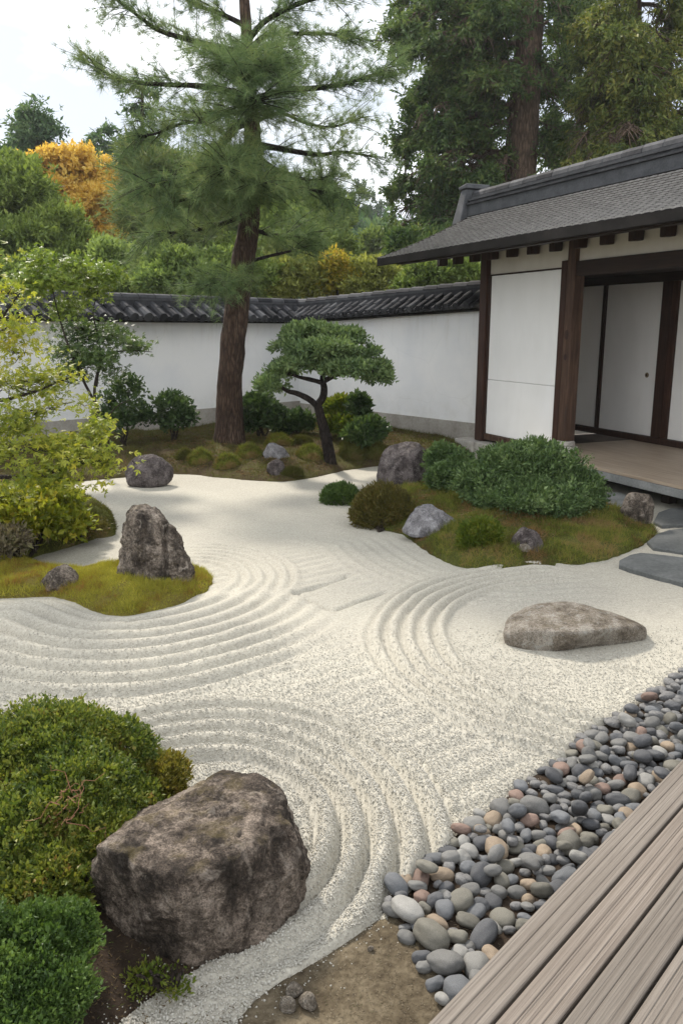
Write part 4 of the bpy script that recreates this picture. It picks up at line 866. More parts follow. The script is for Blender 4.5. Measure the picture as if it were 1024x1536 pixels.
def mound_shrub(label, x0, x1, yb, yt, mat, seed, n, k=5, Lf=.024, Wf=.009, name='dwarf_shrub', group=None):
    g = gpt((x0+x1)/2, yb); s = scl((x0+x1)/2, yb, g[1]); rx = (x1-x0)*s/2; h = max((yb-yt)*s-.0*rx, .05); c = (g[0], g[1]+rx*.55, g[2]+h*.1)
    return shrub(name, label, 'shrub', [(*c, rx*.95, rx*.75, h*.82), (c[0]+rx*.3, c[1]-.1*rx, c[2], rx*.62, rx*.6, h*.72), (c[0]-rx*.35, c[1], c[2], rx*.6, rx*.6, h*.7)], mat, n, k, Lf, Wf, seed, base=g, group=group, shell=.1, gap=-.4, freq=10, lump=.12, spread=.6, up=.7, stem=.012, low=-.1)
mound_shrub('small round green shrub on the gravel at the island tip', 479, 543, 757, 724, M['lf_low'], 21, 1500)
mound_shrub('olive-brown rounded shrub at the gravel edge beside the pale rock', 524, 626, 790, 727, M['lf_olive'], 22, 3600, 5, .032, .008)
mound_shrub('small yellow-green feathery shrub beside the split rock on the island', 688, 758, 820, 778, M['lf_fern'], 23, 1500, 6, .032, .009)
for i, (x0, x1, yb, yt, lb) in enumerate(((278, 320, 697, 671, 'small round sedge tuft on the mossy bank left of the pine foot'), (317, 364, 704, 679, 'pale round sedge tuft nearest the gravel below the pine'), (262, 290, 690, 672, 'leftmost small sedge tuft on the bank under the white wall'), (350, 395, 688, 664, 'sedge tuft hugging the foot of the leaning pine'), (395, 440, 668, 650, 'sedge tuft behind the two stacked rocks on the bank'), (440, 487, 690, 664, 'dark sedge tuft just left of the small leaning tree'), (432, 470, 668, 652, 'sedge tuft behind and left of the small leaning tree'), (505, 550, 690, 655, 'brown sedge tuft right of the small leaning tree'), (540, 585, 690, 660, 'brown sedge tuft beside the big rounded boulder'), (420, 455, 715, 700, 'low sedge tuft right of the dark lower rock'))):
    grassy_mound(lb, x0, x1, yb, yt, M['gr_g'] if i in (0, 1, 3, 4, 5) else M['gr_b'], 30+i, 5000, .055, .006, 'sedge', 'sedge tufts on the mossy bank')
grassy_mound('brownish low heather mound at the right end of the left bank', 98, 170, 800, 752, M['gr_b'], 45, 9000, .035, .005, 'ground cover', None, 'heather_mound')
def wall_shrub(label, base, blobs, n, seed, mat='lf_wall', Lf=.07, Wf=.035, k=4, **kw):
    g = gpt(*base); return shrub('wall_shrub', label, 'shrub', [pxb(px, py, g[1]+dy, rx, ry) for px, py, dy, rx, ry in blobs], M[mat], n, k, Lf, Wf, seed, base=g, core=kw.pop('core', False), **kw)
wall_shrub('small round dark-leaved shrub on a short stem before the wall', (260, 662), [(258, 612, 0, 30, 22), (243, 622, .1, 20, 16), (275, 625, -.1, 20, 16), (262, 635, 0, 22, 12)], 700, 51, shell=.3, gap=-.2, freq=4)
wall_shrub('loose leggy green shrub before the wall behind the left maple', (190, 668), [(185, 600, 0, 34, 26), (205, 625, .2, 26, 20), (170, 630, -.1, 30, 22), (190, 575, .1, 22, 14)], 800, 52, shell=.4, gap=-.05, freq=4)
wall_shrub('rounded green shrub right behind the pine trunk', (395, 655), [(388, 612, 0, 28, 20), (375, 630, .1, 18, 18), (405, 625, -.1, 24, 18)], 800, 53, core=True)
wall_shrub('dark upright shrub in the wall corner behind the small tree', (540, 668), [(538, 606, .3, 14, 14), (536, 625, .3, 16, 14)], 420, 54, core=True)
wall_shrub('pale green shrub in the wall corner left of the dark upright one', (510, 660), [(510, 612, .3, 22, 14), (500, 632, .2, 22, 16), (528, 640, 0, 26, 18)], 900, 55, 'lf_fern', core=True)
wall_shrub('dark low shrub at the wall base behind the big rounded boulder', (560, 675), [(556, 645, 0, 24, 16), (535, 655, -.2, 22, 14)], 600, 56, core=True)
wall_shrub('low dark shrub between pine trunk and small tree by the wall', (450, 655), [(448, 632, .3, 24, 14), (425, 640, .2, 18, 12)], 500, 57, core=True)
wall_shrub('spreading yellow-green shrub under the left maple at the bank', (50, 830), [(40, 775, 0, 58, 34), (95, 785, .2, 38, 26), (0, 770, 0, 50, 40), (70, 750, .3, 50, 25), (-50, 790, 0, 50, 50)], 1900, 58, 'lf_spring', .055, .03, core=True, shell=.3)
wall_shrub('dusty brown twiggy shrub at the left edge of the moss bank', (28, 838), [(18, 812, -.1, 22, 20), (0, 818, -.2, 22, 20)], 700, 59, 'lf_dusty', .04, .015, core=True)
wall_shrub('low green ground shrub at the right side of the left bank', (120, 812), [(112, 786, .1, 32, 12), (138, 792, 0, 22, 9)], 1300, 60, 'lf_olive', .024, .009, core=True)

# ------------------------------------------------------------------ the trees inside the garden
def curve_px(pts, Yf):
    P = np.array([at(px, py, Y) for (px, py), Y in zip(pts, Yf)]); n = len(P); t_ = np.linspace(0, n-1, n*6-5); i = np.clip(t_.astype(int), 0, n-2); f = (t_-i)[:, None]
    g = lambda k: P[np.clip(k, 0, n-1)]
    p0, p1, p2, p3 = g(i-1), g(i), g(i+1), g(i+2)
    return .5*((2*p1)+(-p0+p2)*f+(2*p0-5*p1+4*p2-p3)*f*f+(-p0+3*p1-3*p2+p3)*f**3)
def tufts(P, D, n, Lb, Wb, r, spread=.75, up=.1):
    k = len(P); Pk = np.repeat(P, n, 0); Dk = nrm(np.repeat(D, n, 0)+r.standard_normal((k*n, 3))*spread+np.array((0, 0, up)))
    return needles(Pk+r.standard_normal((k*n, 3))*.012, Dk, Lb*(.6+.6*r.random(k*n)), Wb)
M['needle_pine'] = leaf_mat('pine_needle', [(.055, .10, .045), (.10, .155, .066), (.15, .21, .082), (.21, .24, .09)], .3, 1.2, .6, .2, (1, 1, .7))
M['needle_back'] = leaf_mat('back_pine_needle', [(.05, .08, .035), (.085, .125, .05), (.12, .155, .055), (.155, .165, .06)], .3, .8, .6, .2, (1, 1, .7))
def pine():
    r = np.random.default_rng(77); g = gpt(345, 664); Y = g[1]; root = thing('pine_tree', tuple(map(float, g)), 'tall leaning pine with airy needle boughs before the white wall', 'tree')
    tp = [(345, 672), (344, 610), (346, 550), (353, 480), (364, 400), (373, 340), (378, 290), (380, 230), (377, 170), (372, 110), (370, 50), (366, 0), (360, -70), (352, -150)]
    C = curve_px(tp, [Y]*len(tp)); s = scl(370, 400, Y); w = np.interp(np.linspace(0, 13, len(C)), range(14), [25, 20, 19, 18.5, 17, 15.5, 14.5, 12.5, 11, 9, 8, 7, 6, 4.5])*s
    m = MB(); m.tube(C, w, 18, .16, 3); m.build('trunk', M['bark_pine'], root, True)
    crown = MB()
    def bough(pts, dy, r0, r1=.012, dens=1.0, tw=.55, start=.14, sag=0):
        P = curve_px(pts, [Y+a for a in np.linspace(0, dy, len(pts))]); n = len(P)
        lim = MB(); lim.tube(P, np.linspace(r0, r1, n), 8, .12, r0*50)
        Lg = np.linalg.norm(np.diff(P, axis=0), axis=1).sum(); cnt = int(Lg*23*dens); T = nrm(np.gradient(P, axis=0)); TP = []; TD = []
        for _ in range(cnt):
            u = start+(1-start)*r.random()**.8; i = min(int(u*(n-1)), n-2); p = P[i]+(P[i+1]-P[i])*r.random(); side = nrm(np.cross(T[i], (0, 0, 1.))) * (1 if r.random() < .5 else -1)
            d = nrm(T[i]*(.5+.5*r.random())+side*(.3+.9*r.random())+np.array((0, 0, r.normal()*.35+.05))+r.standard_normal(3)*.2); ln = tw*(.35+.8*r.random())
            q = p+d*ln+np.array((0, 0, -.18*ln*r.random())); lim.tube([p, p+(q-p)*.5+np.array((0, 0, .05*ln)), q], (.006, .0045, .002), 4, cap=False)
            for v in (.3, .55, .8, 1.0):
                TP.append(p+(q-p)*v+r.standard_normal(3)*.02); TD.append(d*.75+np.array((0, 0, .25*r.standard_normal())))
                if r.random() < .5: TP.append(p+(q-p)*v+r.standard_normal(3)*.09); TD.append(d*.6+r.standard_normal(3)*.4)
        crown.add(*tufts(np.array(TP), np.array(TD), 20, .15, .0052, r, .55, .0)); lim.build('limb', M['bark_dark'], root, True)
    bough([(371, 85), (340, 74), (300, 64), (240, 46), (205, 22), (165, -8)], -.7, .055, dens=1.0)
    bough([(376, 158), (345, 138), (300, 129), (250, 127), (205, 124), (170, 116), (138, 92)], .6, .05)
    bough([(379, 180), (352, 190), (338, 210), (308, 232), (275, 250), (255, 268), (230, 280)], -1.2, .075, dens=1.0, tw=.7)
    bough([(342, 205), (310, 185), (275, 185), (235, 200), (205, 205)], -.5, .03, dens=1.0, tw=.6, start=0)
    bough([(372, 95), (382, 70), (400, 53), (450, 50), (505, 52), (560, 62)], .8, .05, dens=1.1)
    bough([(372, 60), (400, 30), (450, 5), (500, -10), (550, -30)], -.8, .045)
    bough([(371, 40), (330, 20), (290, 5), (250, -20)], .9, .04)
    bough([(379, 150), (425, 136), (475, 132), (515, 126), (560, 112), (575, 105)], -.9, .05, dens=1.2)
    bough([(381, 216), (415, 222), (475, 232), (515, 228), (565, 236)], .5, .05, dens=.75)
    bough([(380, 225), (400, 245), (430, 260), (468, 270), (500, 262)], -.8, .035, dens=.9)
    bough([(378, 185), (420, 170), (460, 185), (500, 190), (545, 175)], 1.3, .03, dens=.8)
    bough([(378, 280), (350, 285), (315, 290), (275, 300), (240, 310)], -1.0, .04, dens=1.05, tw=.6, start=.05)
    bough([(378, 288), (410, 280), (450, 282), (490, 290), (520, 300)], -1.1, .04, dens=1.15, tw=.6, start=.0)
    bough([(374, 320), (335, 335), (295, 345), (250, 350), (215, 362)], -.8, .035, dens=1.0, tw=.6, start=.1)
    bough([(370, 340), (405, 352), (440, 355), (480, 350)], .9, .035, dens=1.3, tw=.6)
    bough([(376, 300), (376, 290), (384, 280), (392, 274)], -1.7, .035, dens=2.0, tw=.6, start=.1)
    bough([(376, 180), (372, 172), (378, 160), (385, 150)], -2.0, .04, dens=1.5, tw=.7, start=.2)
    bough([(372, 110), (365, 100), (355, 95), (345, 98)], -1.9, .035, dens=2.0, tw=.6, start=.2)
    bough([(364, 405), (350, 415), (335, 425), (312, 428)], -1.0, .025, dens=2.0, tw=.45, start=.1)
    bough([(366, 395), (400, 385), (430, 378), (450, 372)], .7, .03, dens=.8, tw=.5, start=.4)
    bough([(366, 0), (340, -40), (290, -70), (240, -90)], -.6, .035); bough([(366, 0), (400, -40), (450, -70), (500, -95)], .6, .035)
    bough([(379, 230), (360, 225), (345, 238), (335, 255)], -1.6, .03, dens=2.2, tw=.6, start=.1)
    bough([(374, 75), (385, 80), (395, 95), (400, 105)], -1.8, .03, dens=2.2, tw=.6, start=.1)
    bough([(379, 250), (365, 258), (350, 262), (335, 270)], -1.5, .03, dens=2.2, tw=.55, start=.1)
    bough([(376, 165), (340, 172), (305, 178), (270, 170)], 1.4, .03, dens=1.0, tw=.65, start=.1)
    crown.build('crown', M['needle_pine'], root)
pine()
M['lf_bonsai'] = leaf_mat('small_tree_leaf', [(.05, .09, .036), (.10, .155, .062), (.155, .22, .088), (.22, .285, .125)], .25, 3)
def small_tree():
    r = np.random.default_rng(31); g = gpt(495, 694); Y = g[1]; root = thing('small_tree', tuple(map(float, g)), 'small leaning sculpted tree with flat cloud-like green crown before the wall corner', 'tree'); s = scl(490, 600, Y)
    m = MB(); m.tube(curve_px([(496, 700), (492, 672), (486, 645), (480, 622), (476, 606)], [Y]*5), np.linspace(10, 6.5, 25)*s, 10, .14, 5); m.build('trunk', M['bark_dark'], root, True)
    for pts, w0, w1, dy in (([(476, 608), (484, 596), (486, 583), (484, 568), (488, 545)], 6.5, 4, .1), ([(477, 610), (462, 598), (445, 590), (430, 586), (415, 575)], 5.5, 2.5, -.15), ([(486, 575), (468, 570), (450, 566), (432, 560)], 4, 2, -.2), ([(485, 572), (510, 560), (535, 556), (560, 558)], 4, 2, -.25), ([(487, 560), (478, 540), (468, 525)], 3.5, 2, .4), ([(487, 556), (505, 535), (525, 520)], 3.5, 2, .3)):
        m = MB(); C = curve_px(pts, np.linspace(Y, Y+dy, len(pts))); m.tube(C, np.linspace(w0, w1, len(C))*s, 8, .14, w0); m.build('limb', M['bark_dark'], root, True)
    B_ = [pxb(x, y, Y+d, rx, ry, rd) for x, y, d, rx, ry, rd in ((465, 500, .2, 38, 13, 42), (512, 506, .35, 34, 12, 40), (437, 522, 0, 27, 11, 30), (485, 524, -.3, 42, 12, 38), (538, 528, .1, 27, 12, 30), (452, 545, -.15, 32, 10, 34), (423, 557, 0, 20, 9, 24), (408, 577, -.1, 22, 12, 26), (556, 553, 0, 29, 12, 28), (520, 553, -.35, 36, 10, 34), (566, 566, -.1, 20, 8, 22), (500, 535, .4, 34, 10, 32))]
    P, N = blob_tips(B_, 6000, r, .2, -.22, 5, .3, -.4); c = MB(); c.add(*spray(P, N, 6, .06, .026, r, .8, .4, .03)); c.build('crown', M['lf_bonsai'], root)
small_tree()
M['lf_maple_y'] = leaf_mat('maple_leaf_yellow', [(.09, .13, .018), (.17, .205, .026), (.27, .29, .04), (.40, .36, .05)], .45, 1.6, .45)
M['lf_maple_g'] = leaf_mat('maple_leaf_green', [(.075, .12, .022), (.12, .18, .03), (.18, .24, .04), (.24, .28, .05)], .35, 1.6, .45)
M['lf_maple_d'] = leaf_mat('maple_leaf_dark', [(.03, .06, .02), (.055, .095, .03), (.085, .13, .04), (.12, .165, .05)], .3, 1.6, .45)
def maple(label, base, limbs, groups, seed, trunk=None):
    r = np.random.default_rng(seed); root = thing('maple_tree', base, label, 'tree')
    if trunk: m = MB(); m.tube(trunk[0], trunk[1], 12, .12, 2); m.build('trunk', M['bark_maple'], root, True)
    for P, w0, w1 in limbs: m = MB(); m.tube(P, np.linspace(w0, w1, len(P)), 7, .1, 1); m.build('limb', M['bark_maple'], root, True)
    for mat, blobs, n, Lf, k in groups:
        b = np.array([pxb(*q) for q in blobs]); ar = b[:, 3]*b[:, 4]; kk = r.choice(len(b), n, p=ar/ar.sum()); d = rsph(n, r)*(r.random((n, 1))**.45); d[:, 2] *= .9
        P = b[kk, :3]+d*b[kk, 3:]*1.12; q_ = fbm(P*np.array((3.2, 3.2, 6.))+seed, 3) > .03; kk = kk[q_]; P = P[q_]; n = len(P); tw = MB(); c = MB()
        for j in range(k):
            Q = P+r.standard_normal((n, 3))*Lf*.75; Nn = nrm(np.array((0, -.25, .8))+r.standard_normal((n, 3))*.55); c.add(*flat_leaves(Q, Nn, Lf*(.65+.6*r.random(n)), r))
        for i in range(0, n, 9):
            e = P[i]; cb = b[kk[i], :3]; tw.tube([e, e*.6+cb*.4+np.array((0, 0, -.02)), e*.25+cb*.75], (.0015, .003, .005), 4, cap=False) if np.linalg.norm(e-cb) < .8 else None
        c.build('foliage', M[mat], root)
        if tw.n: tw.build('twig', M['bark_maple'], root)
Ym = 6.4
tb = (-4.3, 6.6, float(hz([(-4.3, 6.6)])[0]))
tr = np.array([(-4.3, 6.6, tb[2]-.05), (-4.25, 6.55, .5), (-4.05, 6.5, 1.0), (-3.95, 6.5, 1.6), (-3.8, 6.45, 2.2), (-3.6, 6.45, 2.7)])
maple('bright yellow-green maple reaching in from the left over the moss bank', tb, [
    (np.array([(-4.2, 6.55, .7), (-3.6, 6.4, .80), tuple(at(0, 715, 6.3)), tuple(at(50, 716, 6.2)), tuple(at(110, 700, 6.1)), tuple(at(165, 688, 6.0))]), .028, .005),
    (np.array([(-4.0, 6.5, 1.2), (-3.5, 6.5, 1.3), tuple(at(10, 600, 6.5)), tuple(at(60, 585, 6.5)), tuple(at(120, 560, 6.6))]), .026, .005), (np.array([(-3.95, 6.5, 1.6), (-3.5, 6.5, 1.75), tuple(at(0, 480, 6.5)), tuple(at(30, 440, 6.4))]), .024, .005)],
    [('lf_maple_y', [(5, 385, 6.5, 30, 28), (5, 440, 6.5, 38, 28), (15, 490, 6.5, 45, 24), (35, 530, 6.6, 55, 22), (15, 580, 6.5, 60, 26), (75, 570, 6.6, 50, 20), (60, 615, 6.4, 62, 20), (10, 640, 6.3, 55, 22), (115, 605, 6.6, 36, 16), (95, 650, 6.3, 58, 18), (40, 672, 6.1, 60, 15), (145, 672, 6.1, 46, 14), (110, 690, 6.0, 46, 13), (180, 672, 6.0, 24, 11), (165, 700, 6.0, 26, 11), (190, 668, 6.0, 30, 11), (196, 690, 6.0, 18, 8), (170, 655, 6.1, 30, 11), (140, 640, 6.2, 34, 11), (60, 710, 6.0, 50, 16), (-40, 560, 6.4, 60, 60), (-40, 430, 6.5, 50, 50), (-40, 660, 6.2, 50, 40), (130, 720, 5.9, 28, 10), (90, 735, 5.95, 40, 16), (20, 745, 6.1, 40, 20), (-130, 420, 6.5, 70, 40), (-150, 520, 6.5, 80, 40), (-140, 620, 6.4, 80, 40), (-230, 500, 6.6, 80, 50), (-240, 620, 6.5, 80, 40), (-180, 330, 6.5, 70, 40), (-90, 340, 6.5, 60, 30), (-300, 420, 6.8, 70, 60)], 6000, .052, 3)], 91, (tr, (.11, .095, .085, .07, .055, .03)))
tb = (-4.6, 9.3, float(hz([(-4.6, 9.3)])[0]))
g2 = gpt(150, 700)
maple('green maple with thin layered sprays in front of the white wall', (float(g2[0]), float(g2[1]), float(g2[2])), [
    (curve_px([(150, 640), (142, 590), (150, 550), (168, 530), (200, 526), (228, 528)], [g2[1]]*6), .022, .004), (curve_px([(146, 610), (120, 560), (100, 510), (85, 460), (75, 410)], np.linspace(g2[1], g2[1]-.5, 5)), .02, .004), (curve_px([(145, 580), (150, 520), (140, 470), (150, 430)], [g2[1]]*4), .016, .004), (curve_px([(150, 640), (175, 610), (195, 600)], [g2[1]]*3), .012, .004)],
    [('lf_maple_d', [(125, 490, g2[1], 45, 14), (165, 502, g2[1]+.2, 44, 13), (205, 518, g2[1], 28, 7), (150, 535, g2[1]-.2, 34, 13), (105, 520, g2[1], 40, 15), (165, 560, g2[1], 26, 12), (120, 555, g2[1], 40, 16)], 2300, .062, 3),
     ('lf_maple_g', [(60, 392, g2[1]-.4, 32, 15), (110, 398, g2[1]-.3, 30, 14), (150, 410, g2[1], 34, 13), (85, 425, g2[1]-.3, 46, 16), (130, 435, g2[1], 34, 13), (60, 455, g2[1]-.4, 44, 14), (105, 465, g2[1]-.2, 34, 12), (55, 425, g2[1]-.4, 40, 16)], 2600, .065, 3)], 92,
    (curve_px([(152, 705), (150, 670), (150, 640)], [g2[1]]*3), np.linspace(.035, .024, 13)))

# ------------------------------------------------------------------ trees beyond the wall
def LM(name, *c, tr=.28, cl=.5): M[name] = leaf_mat(name, list(c), tr, cl, .6, .2); return M[name]
LM('lf_fir', (.022, .045, .018), (.048, .085, .028), (.085, .130, .040), (.14, .17, .05), cl=.9); LM('lf_fir_y', (.035, .058, .018), (.075, .105, .026), (.125, .15, .036), (.21, .20, .05), cl=.7)
LM('lf_conifer', (0.028, 0.061, 0.033), (0.056, 0.108, 0.051), (0.094, 0.154, 0.070), (0.140, 0.200, 0.094)); LM('lf_far_hazed', (.04, .065, .05), (.06, .09, .065), (.08, .11, .08), (.10, .13, .09))  # far conifers: distance haze painted in as a pale bluish leaf colour
LM('lf_orange', (.34, .20, .035), (.48, .31, .06), (.58, .41, .10), (.62, .48, .15), tr=.38, cl=.35); LM('lf_soft', (0.068, 0.106, 0.028), (0.116, 0.166, 0.039), (0.174, 0.233, 0.055), (0.233, 0.282, 0.068))
LM('lf_mid', (0.078, 0.126, 0.040), (0.137, 0.196, 0.058), (0.204, 0.272, 0.078), (0.272, 0.332, 0.097)); LM('lf_yellow', (0.132, 0.146, 0.024), (0.238, 0.225, 0.033), (0.370, 0.291, 0.039), (0.476, 0.291, 0.066), tr=.35); LM('lf_oliv', (0.117, 0.136, 0.036), (0.185, 0.205, 0.050), (0.254, 0.273, 0.069), (0.312, 0.312, 0.088))
LM('lf_lime', (.07, .11, .03), (.11, .16, .04), (.15, .20, .055), (.18, .22, .07))
def tree(label, blobs, mat, n, k, Lf, Wf, seed, foot, trunk_px=None, r0=.16, name='tree', group=None, bark='bark_dark', limbs=1, spread=.8, up=.25, droop=0, core=.5, **kw):
    r = np.random.default_rng(seed); b = np.array([pxb(*q) for q in blobs]); fx, fy = foot; fz = float(terr(np.array([foot]))[0][0]); root = thing(name, (float(fx), float(fy), fz), label, 'tree', group)
    top = np.array(b[np.argmax(b[:, 2])][:3]) if trunk_px is None else None
    if trunk_px is None: C = np.array([(fx, fy, fz-.1), (fx*.7+top[0]*.3, fy*.7+top[1]*.3, fz+(top[2]-fz)*.35), (fx*.35+top[0]*.65, fy*.35+top[1]*.65, fz+(top[2]-fz)*.7), top]); w = (r0*1.15, r0*.85, r0*.55, .03)
    else: C = curve_px([p[:2] for p in trunk_px], [p[2] for p in trunk_px]); C = np.r_[[(C[0][0], C[0][1], fz-.1)], C]; w = np.r_[r0*1.1, np.linspace(r0, r0*.6, len(C)-1)]
    m = MB(); m.tube(C, w, 12, .14, seed); m.build('trunk', M[bark], root, True)
    m = MB()
    for q in b:
        for _ in range(limbs):
            e = q[:3]+rsph(1, r)[0]*q[3:]*.45; z0 = np.clip(e[2]-(.15+.5*r.random())*np.linalg.norm(e[:2]-C[-1][:2])*(1 if not droop else -.5), C[0][2]+.5, C[-1][2]); i = np.argmin(np.abs(C[:, 2]-z0)); j = min(i+1, len(C)-1); p = C[i]
            limb_to(m, p, e, max(.02, r0*.28), .012, r, .12, 7, 6, sag=.0)
    m.build('limb', M[bark], root, True)
    c = MB(); P, N = blob_tips(b, n, r, kw.get('shell', .30), kw.get('gap', -.12), kw.get('freq', 1.3), kw.get('lump', .34), kw.get('low', -.6), 2.6, seed*1.7); c.add(*spray(P, N, k, Lf, Wf, r, spread, up, Lf*.6, droop=droop))
    if core: bb = b.copy(); bb[:, 3:] *= .72; P, N = blob_tips(bb, int(n*core), r, .3, -.6, 2, .2, -.9); c.add(*spray(P, N, max(2, k//2), Lf*1.4, Wf*1.8, r, spread, up, Lf*.6, droop=droop))
    c.build('crown', mat, root); return root
def pads(L, Y, dy, seed):
    r = np.random.default_rng(seed); return [(x, y, Y+dy*r.normal(), rx, ry, (rx*scl(x, y, Y))*.9) for x, y, rx, ry in L]
def bough_tree(label, trunk_px, r0, r1, boughs, mat, seed, Lf, Wf, dens=1.0, tw=1.0, name='fir_tree', bark='bark_fir', k=7):
    r = np.random.default_rng(seed); C = curve_px([p[:2] for p in trunk_px], [p[2] for p in trunk_px]); fz = float(terr(np.array([C[0][:2]]))[0][0]); foot = (float(C[0][0]), float(C[0][1]), fz)
    root = thing(name, foot, label, 'tree'); C = np.r_[[(foot[0], foot[1], fz-.2)], C]; m = MB(); m.tube(C, np.r_[r0*1.2, np.linspace(r0, r1, len(C)-1)], 18, .14, seed); m.build('trunk', M[bark], root, True)
    crown = MB(); lim = MB(); TP = []; TD = []
    for (x0, y0, x1, y1, dy) in boughs:
        Y = trunk_px[0][2]; A = at(x0, y0, Y); Bq = at(x1, y1, Y+dy); Lg = np.linalg.norm(Bq-A); n = 10; u = np.linspace(0, 1, n)[:, None]
        P = A+(Bq-A)*u+np.array((0, 0, 1))*(.10*Lg*np.sin(u*math.pi)); w = r.standard_normal((n, 3))*.025*Lg; w[0] = 0; P = P+w; lim.tube(P, np.linspace(.022*Lg+.03, .012, n), 7, .1, 1, cap=False); T = nrm(np.gradient(P, axis=0))
        for _ in range(int(Lg*11*dens)):
            q = .12+.88*r.random()**.75; i = min(int(q*(n-1)), n-2); p = P[i]+(P[i+1]-P[i])*r.random(); sd = nrm(np.cross(T[i], (0, 0, 1.)))*(1 if r.random() < .5 else -1)
            d = nrm(T[i]*(.35+.6*r.random())+sd*(.2+.9*r.random())+np.array((0, 0, -.25+.4*r.normal()))); ln = tw*(.35+.75*r.random())*(.5+.6*math.sin(math.pi*min(.95, q+.05))); e = p+d*ln-np.array((0, 0, .22*ln*(r.random()+.3)))
            lim.tube([p, (p+e)/2+np.array((0, 0, .06*ln)), e], (.012, .009, .004), 4, cap=False)
            for v in (.2, .4, .6, .8, .95):
                for _ in range(2): TP.append(p+(e-p)*v+r.standard_normal(3)*np.array((.09, .09, .06))); TD.append(d)
    TP = np.array(TP); TD = np.array(TD); g = fbm(TP*np.array((1.1, 1.1, 1.6))+seed, 3) > -.07; TP = TP[g]; TD = TD[g]
    crown.add(*spray(TP, TD, k, Lf, Wf, r, .75, -.12, .07, .15, .15)); lim.build('limb', M[bark], root, True); crown.build('crown', mat, root); return root
FB = [(795, -60, 640, -70, -.5), (795, -20, 600, 0, .6), (794, 5, 575, 45, -.8), (793, 20, 620, 75, -1.2), (792, 40, 690, 60, -2), (792, 45, 600, 70, 1.2), (790, 70, 640, 115, -.6), (790, 80, 655, 85, .9), (788, 100, 610, 150, .3), (788, 115, 640, 170, -1.1), (787, 130, 600, 205, .7), (786, 150, 650, 215, -.8), (785, 165, 600, 235, .1), (785, 180, 640, 255, -1.4), (784, 200, 595, 285, .6), (783, 215, 635, 300, -.6), (782, 240, 590, 325, .2), (782, 255, 630, 345, -1.0), (780, 275, 590, 355, .8), (780, 290, 650, 370, -.5), (784, 110, 720, 120, -2.2), (783, 235, 720, 280, -1.8), (782, 270, 690, 340, -1.5), (780, 280, 700, 365, 1.0), (780, 260, 650, 330, 1.5),
    (795, 0, 860, 20, -.8), (793, 40, 870, 60, .5), (790, 85, 850, 125, -.5), (788, 130, 850, 145, 1.2), (786, 180, 850, 215, -.2), (785, 200, 870, 245, .8), (783, 230, 850, 262, -.8), (795, -50, 880, -30, .5), (795, -30, 740, 5, -2.2), (794, 15, 700, 35, 1.8), (790, 90, 690, 130, 1.9), (787, 160, 680, 200, 2.0)]
bough_tree('huge dark green fir with thick trunk rising behind the temple roof', [(778, 300, 24), (783, 200, 24), (790, 100, 24), (795, 0, 24), (800, -120, 24)], .47, .30, FB, M['lf_fir'], 201, .13, .048, 2.5, 1.1)
CB = [(950, y, x, y+d, dy) for y, x, d, dy in ((-60, 900, 20, .5), (-40, 1010, 30, -.5), (-10, 885, 40, -.6), (0, 1020, 50, .7), (20, 930, 40, -1.6), (30, 880, 60, .6), (40, 1040, 50, -.4), (60, 900, 50, -1.0), (75, 1020, 55, .9), (85, 960, 40, -1.7), (100, 875, 55, .3), (105, 1050, 50, -.8), (125, 900, 50, 1.0), (130, 1010, 60, -1.2), (150, 940, 50, -1.7), (155, 865, 60, -.4), (160, 1050, 50, .5), (180, 905, 45, -1.2), (190, 1030, 50, -1.0), (205, 870, 40, .4), (215, 980, 30, -1.6), (220, 1050, 30, .5), (235, 900, 20, -1.0), (-90, 960, 30, -1), (-70, 1040, 10, .3), (60, 1000, 30, 1.5), (140, 880, 30, 1.5), (200, 960, 40, 1.4))]
bough_tree('yellow-tinged conifer at upper right behind the temple roof', [(942, 330, 21.5), (945, 150, 21.5), (950, 0, 21.5), (952, -140, 21.5)], .24, .12, CB, M['lf_fir_y'], 202, .125, .046, 3.2, 1.0, 'conifer_tree')
def conifer(label, px, ytop, ybot, Y, wpx, mat, seed, Lf=.2, group=None, nb=30):
    r = np.random.default_rng(seed); B_ = []
    for i in range(nb):
        u = (i+.6)/nb; y = ytop+(ybot-ytop)*u**1.1; wd = wpx*(.10+.90*u**.75)*(.65+.6*r.random()); a = r.random()*6.283
        B_.append((px, y, px+math.cos(a)*wd, y+wd*(.10+.35*r.random())-4, math.sin(a)*wd*scl(px, y, Y)))
    B_.append((px, ytop+8, px+1, ytop-2, .05))
    o = bough_tree(label, [(px, ybot, Y), (px, (ytop+ybot)/2, Y), (px, ytop+4, Y)], .16, .04, B_, mat, seed, Lf, Lf*.36, 1.7, Lf*5.2, 'conifer_tree', 'bark_dark', 5)
    o['group'] = group; return o
FG = 'conifers beyond the garden wall'
conifer('dark conifer with broad top at far left above the orange tree', 52, 160, 300, 38, 58, M['lf_conifer'], 211, .22, FG, 34)
conifer('dark narrow conifer between orange tree and the big pine', 152, 194, 330, 40, 34, M['lf_conifer'], 212, .22, FG, 26)
conifer('tall dark conifer rising right behind the left pine boughs', 214, 122, 400, 33, 48, M['lf_conifer'], 213, .20, FG, 38)
conifer('dark conifer filling the gap between big fir and right conifer', 868, -60, 330, 30, 70, M['lf_fir'], 217, .2, FG, 40)
conifer('dark conifer standing behind the left boughs of the big fir', 690, -30, 380, 31, 80, M['lf_fir'], 218, .2, FG, 40)
conifer('distant bluish conifer in the gap left of the big fir', 538, 284, 400, 75, 26, M['lf_far_hazed'], 214, .32, FG, 24)
conifer('second distant bluish conifer just right of the first one', 566, 312, 410, 85, 24, M['lf_far_hazed'], 215, .34, FG, 22)
conifer('distant grey-green conifer left of the bluish gap conifers', 505, 300, 420, 62, 32, M['lf_far_hazed'], 216, .30, FG, 24)
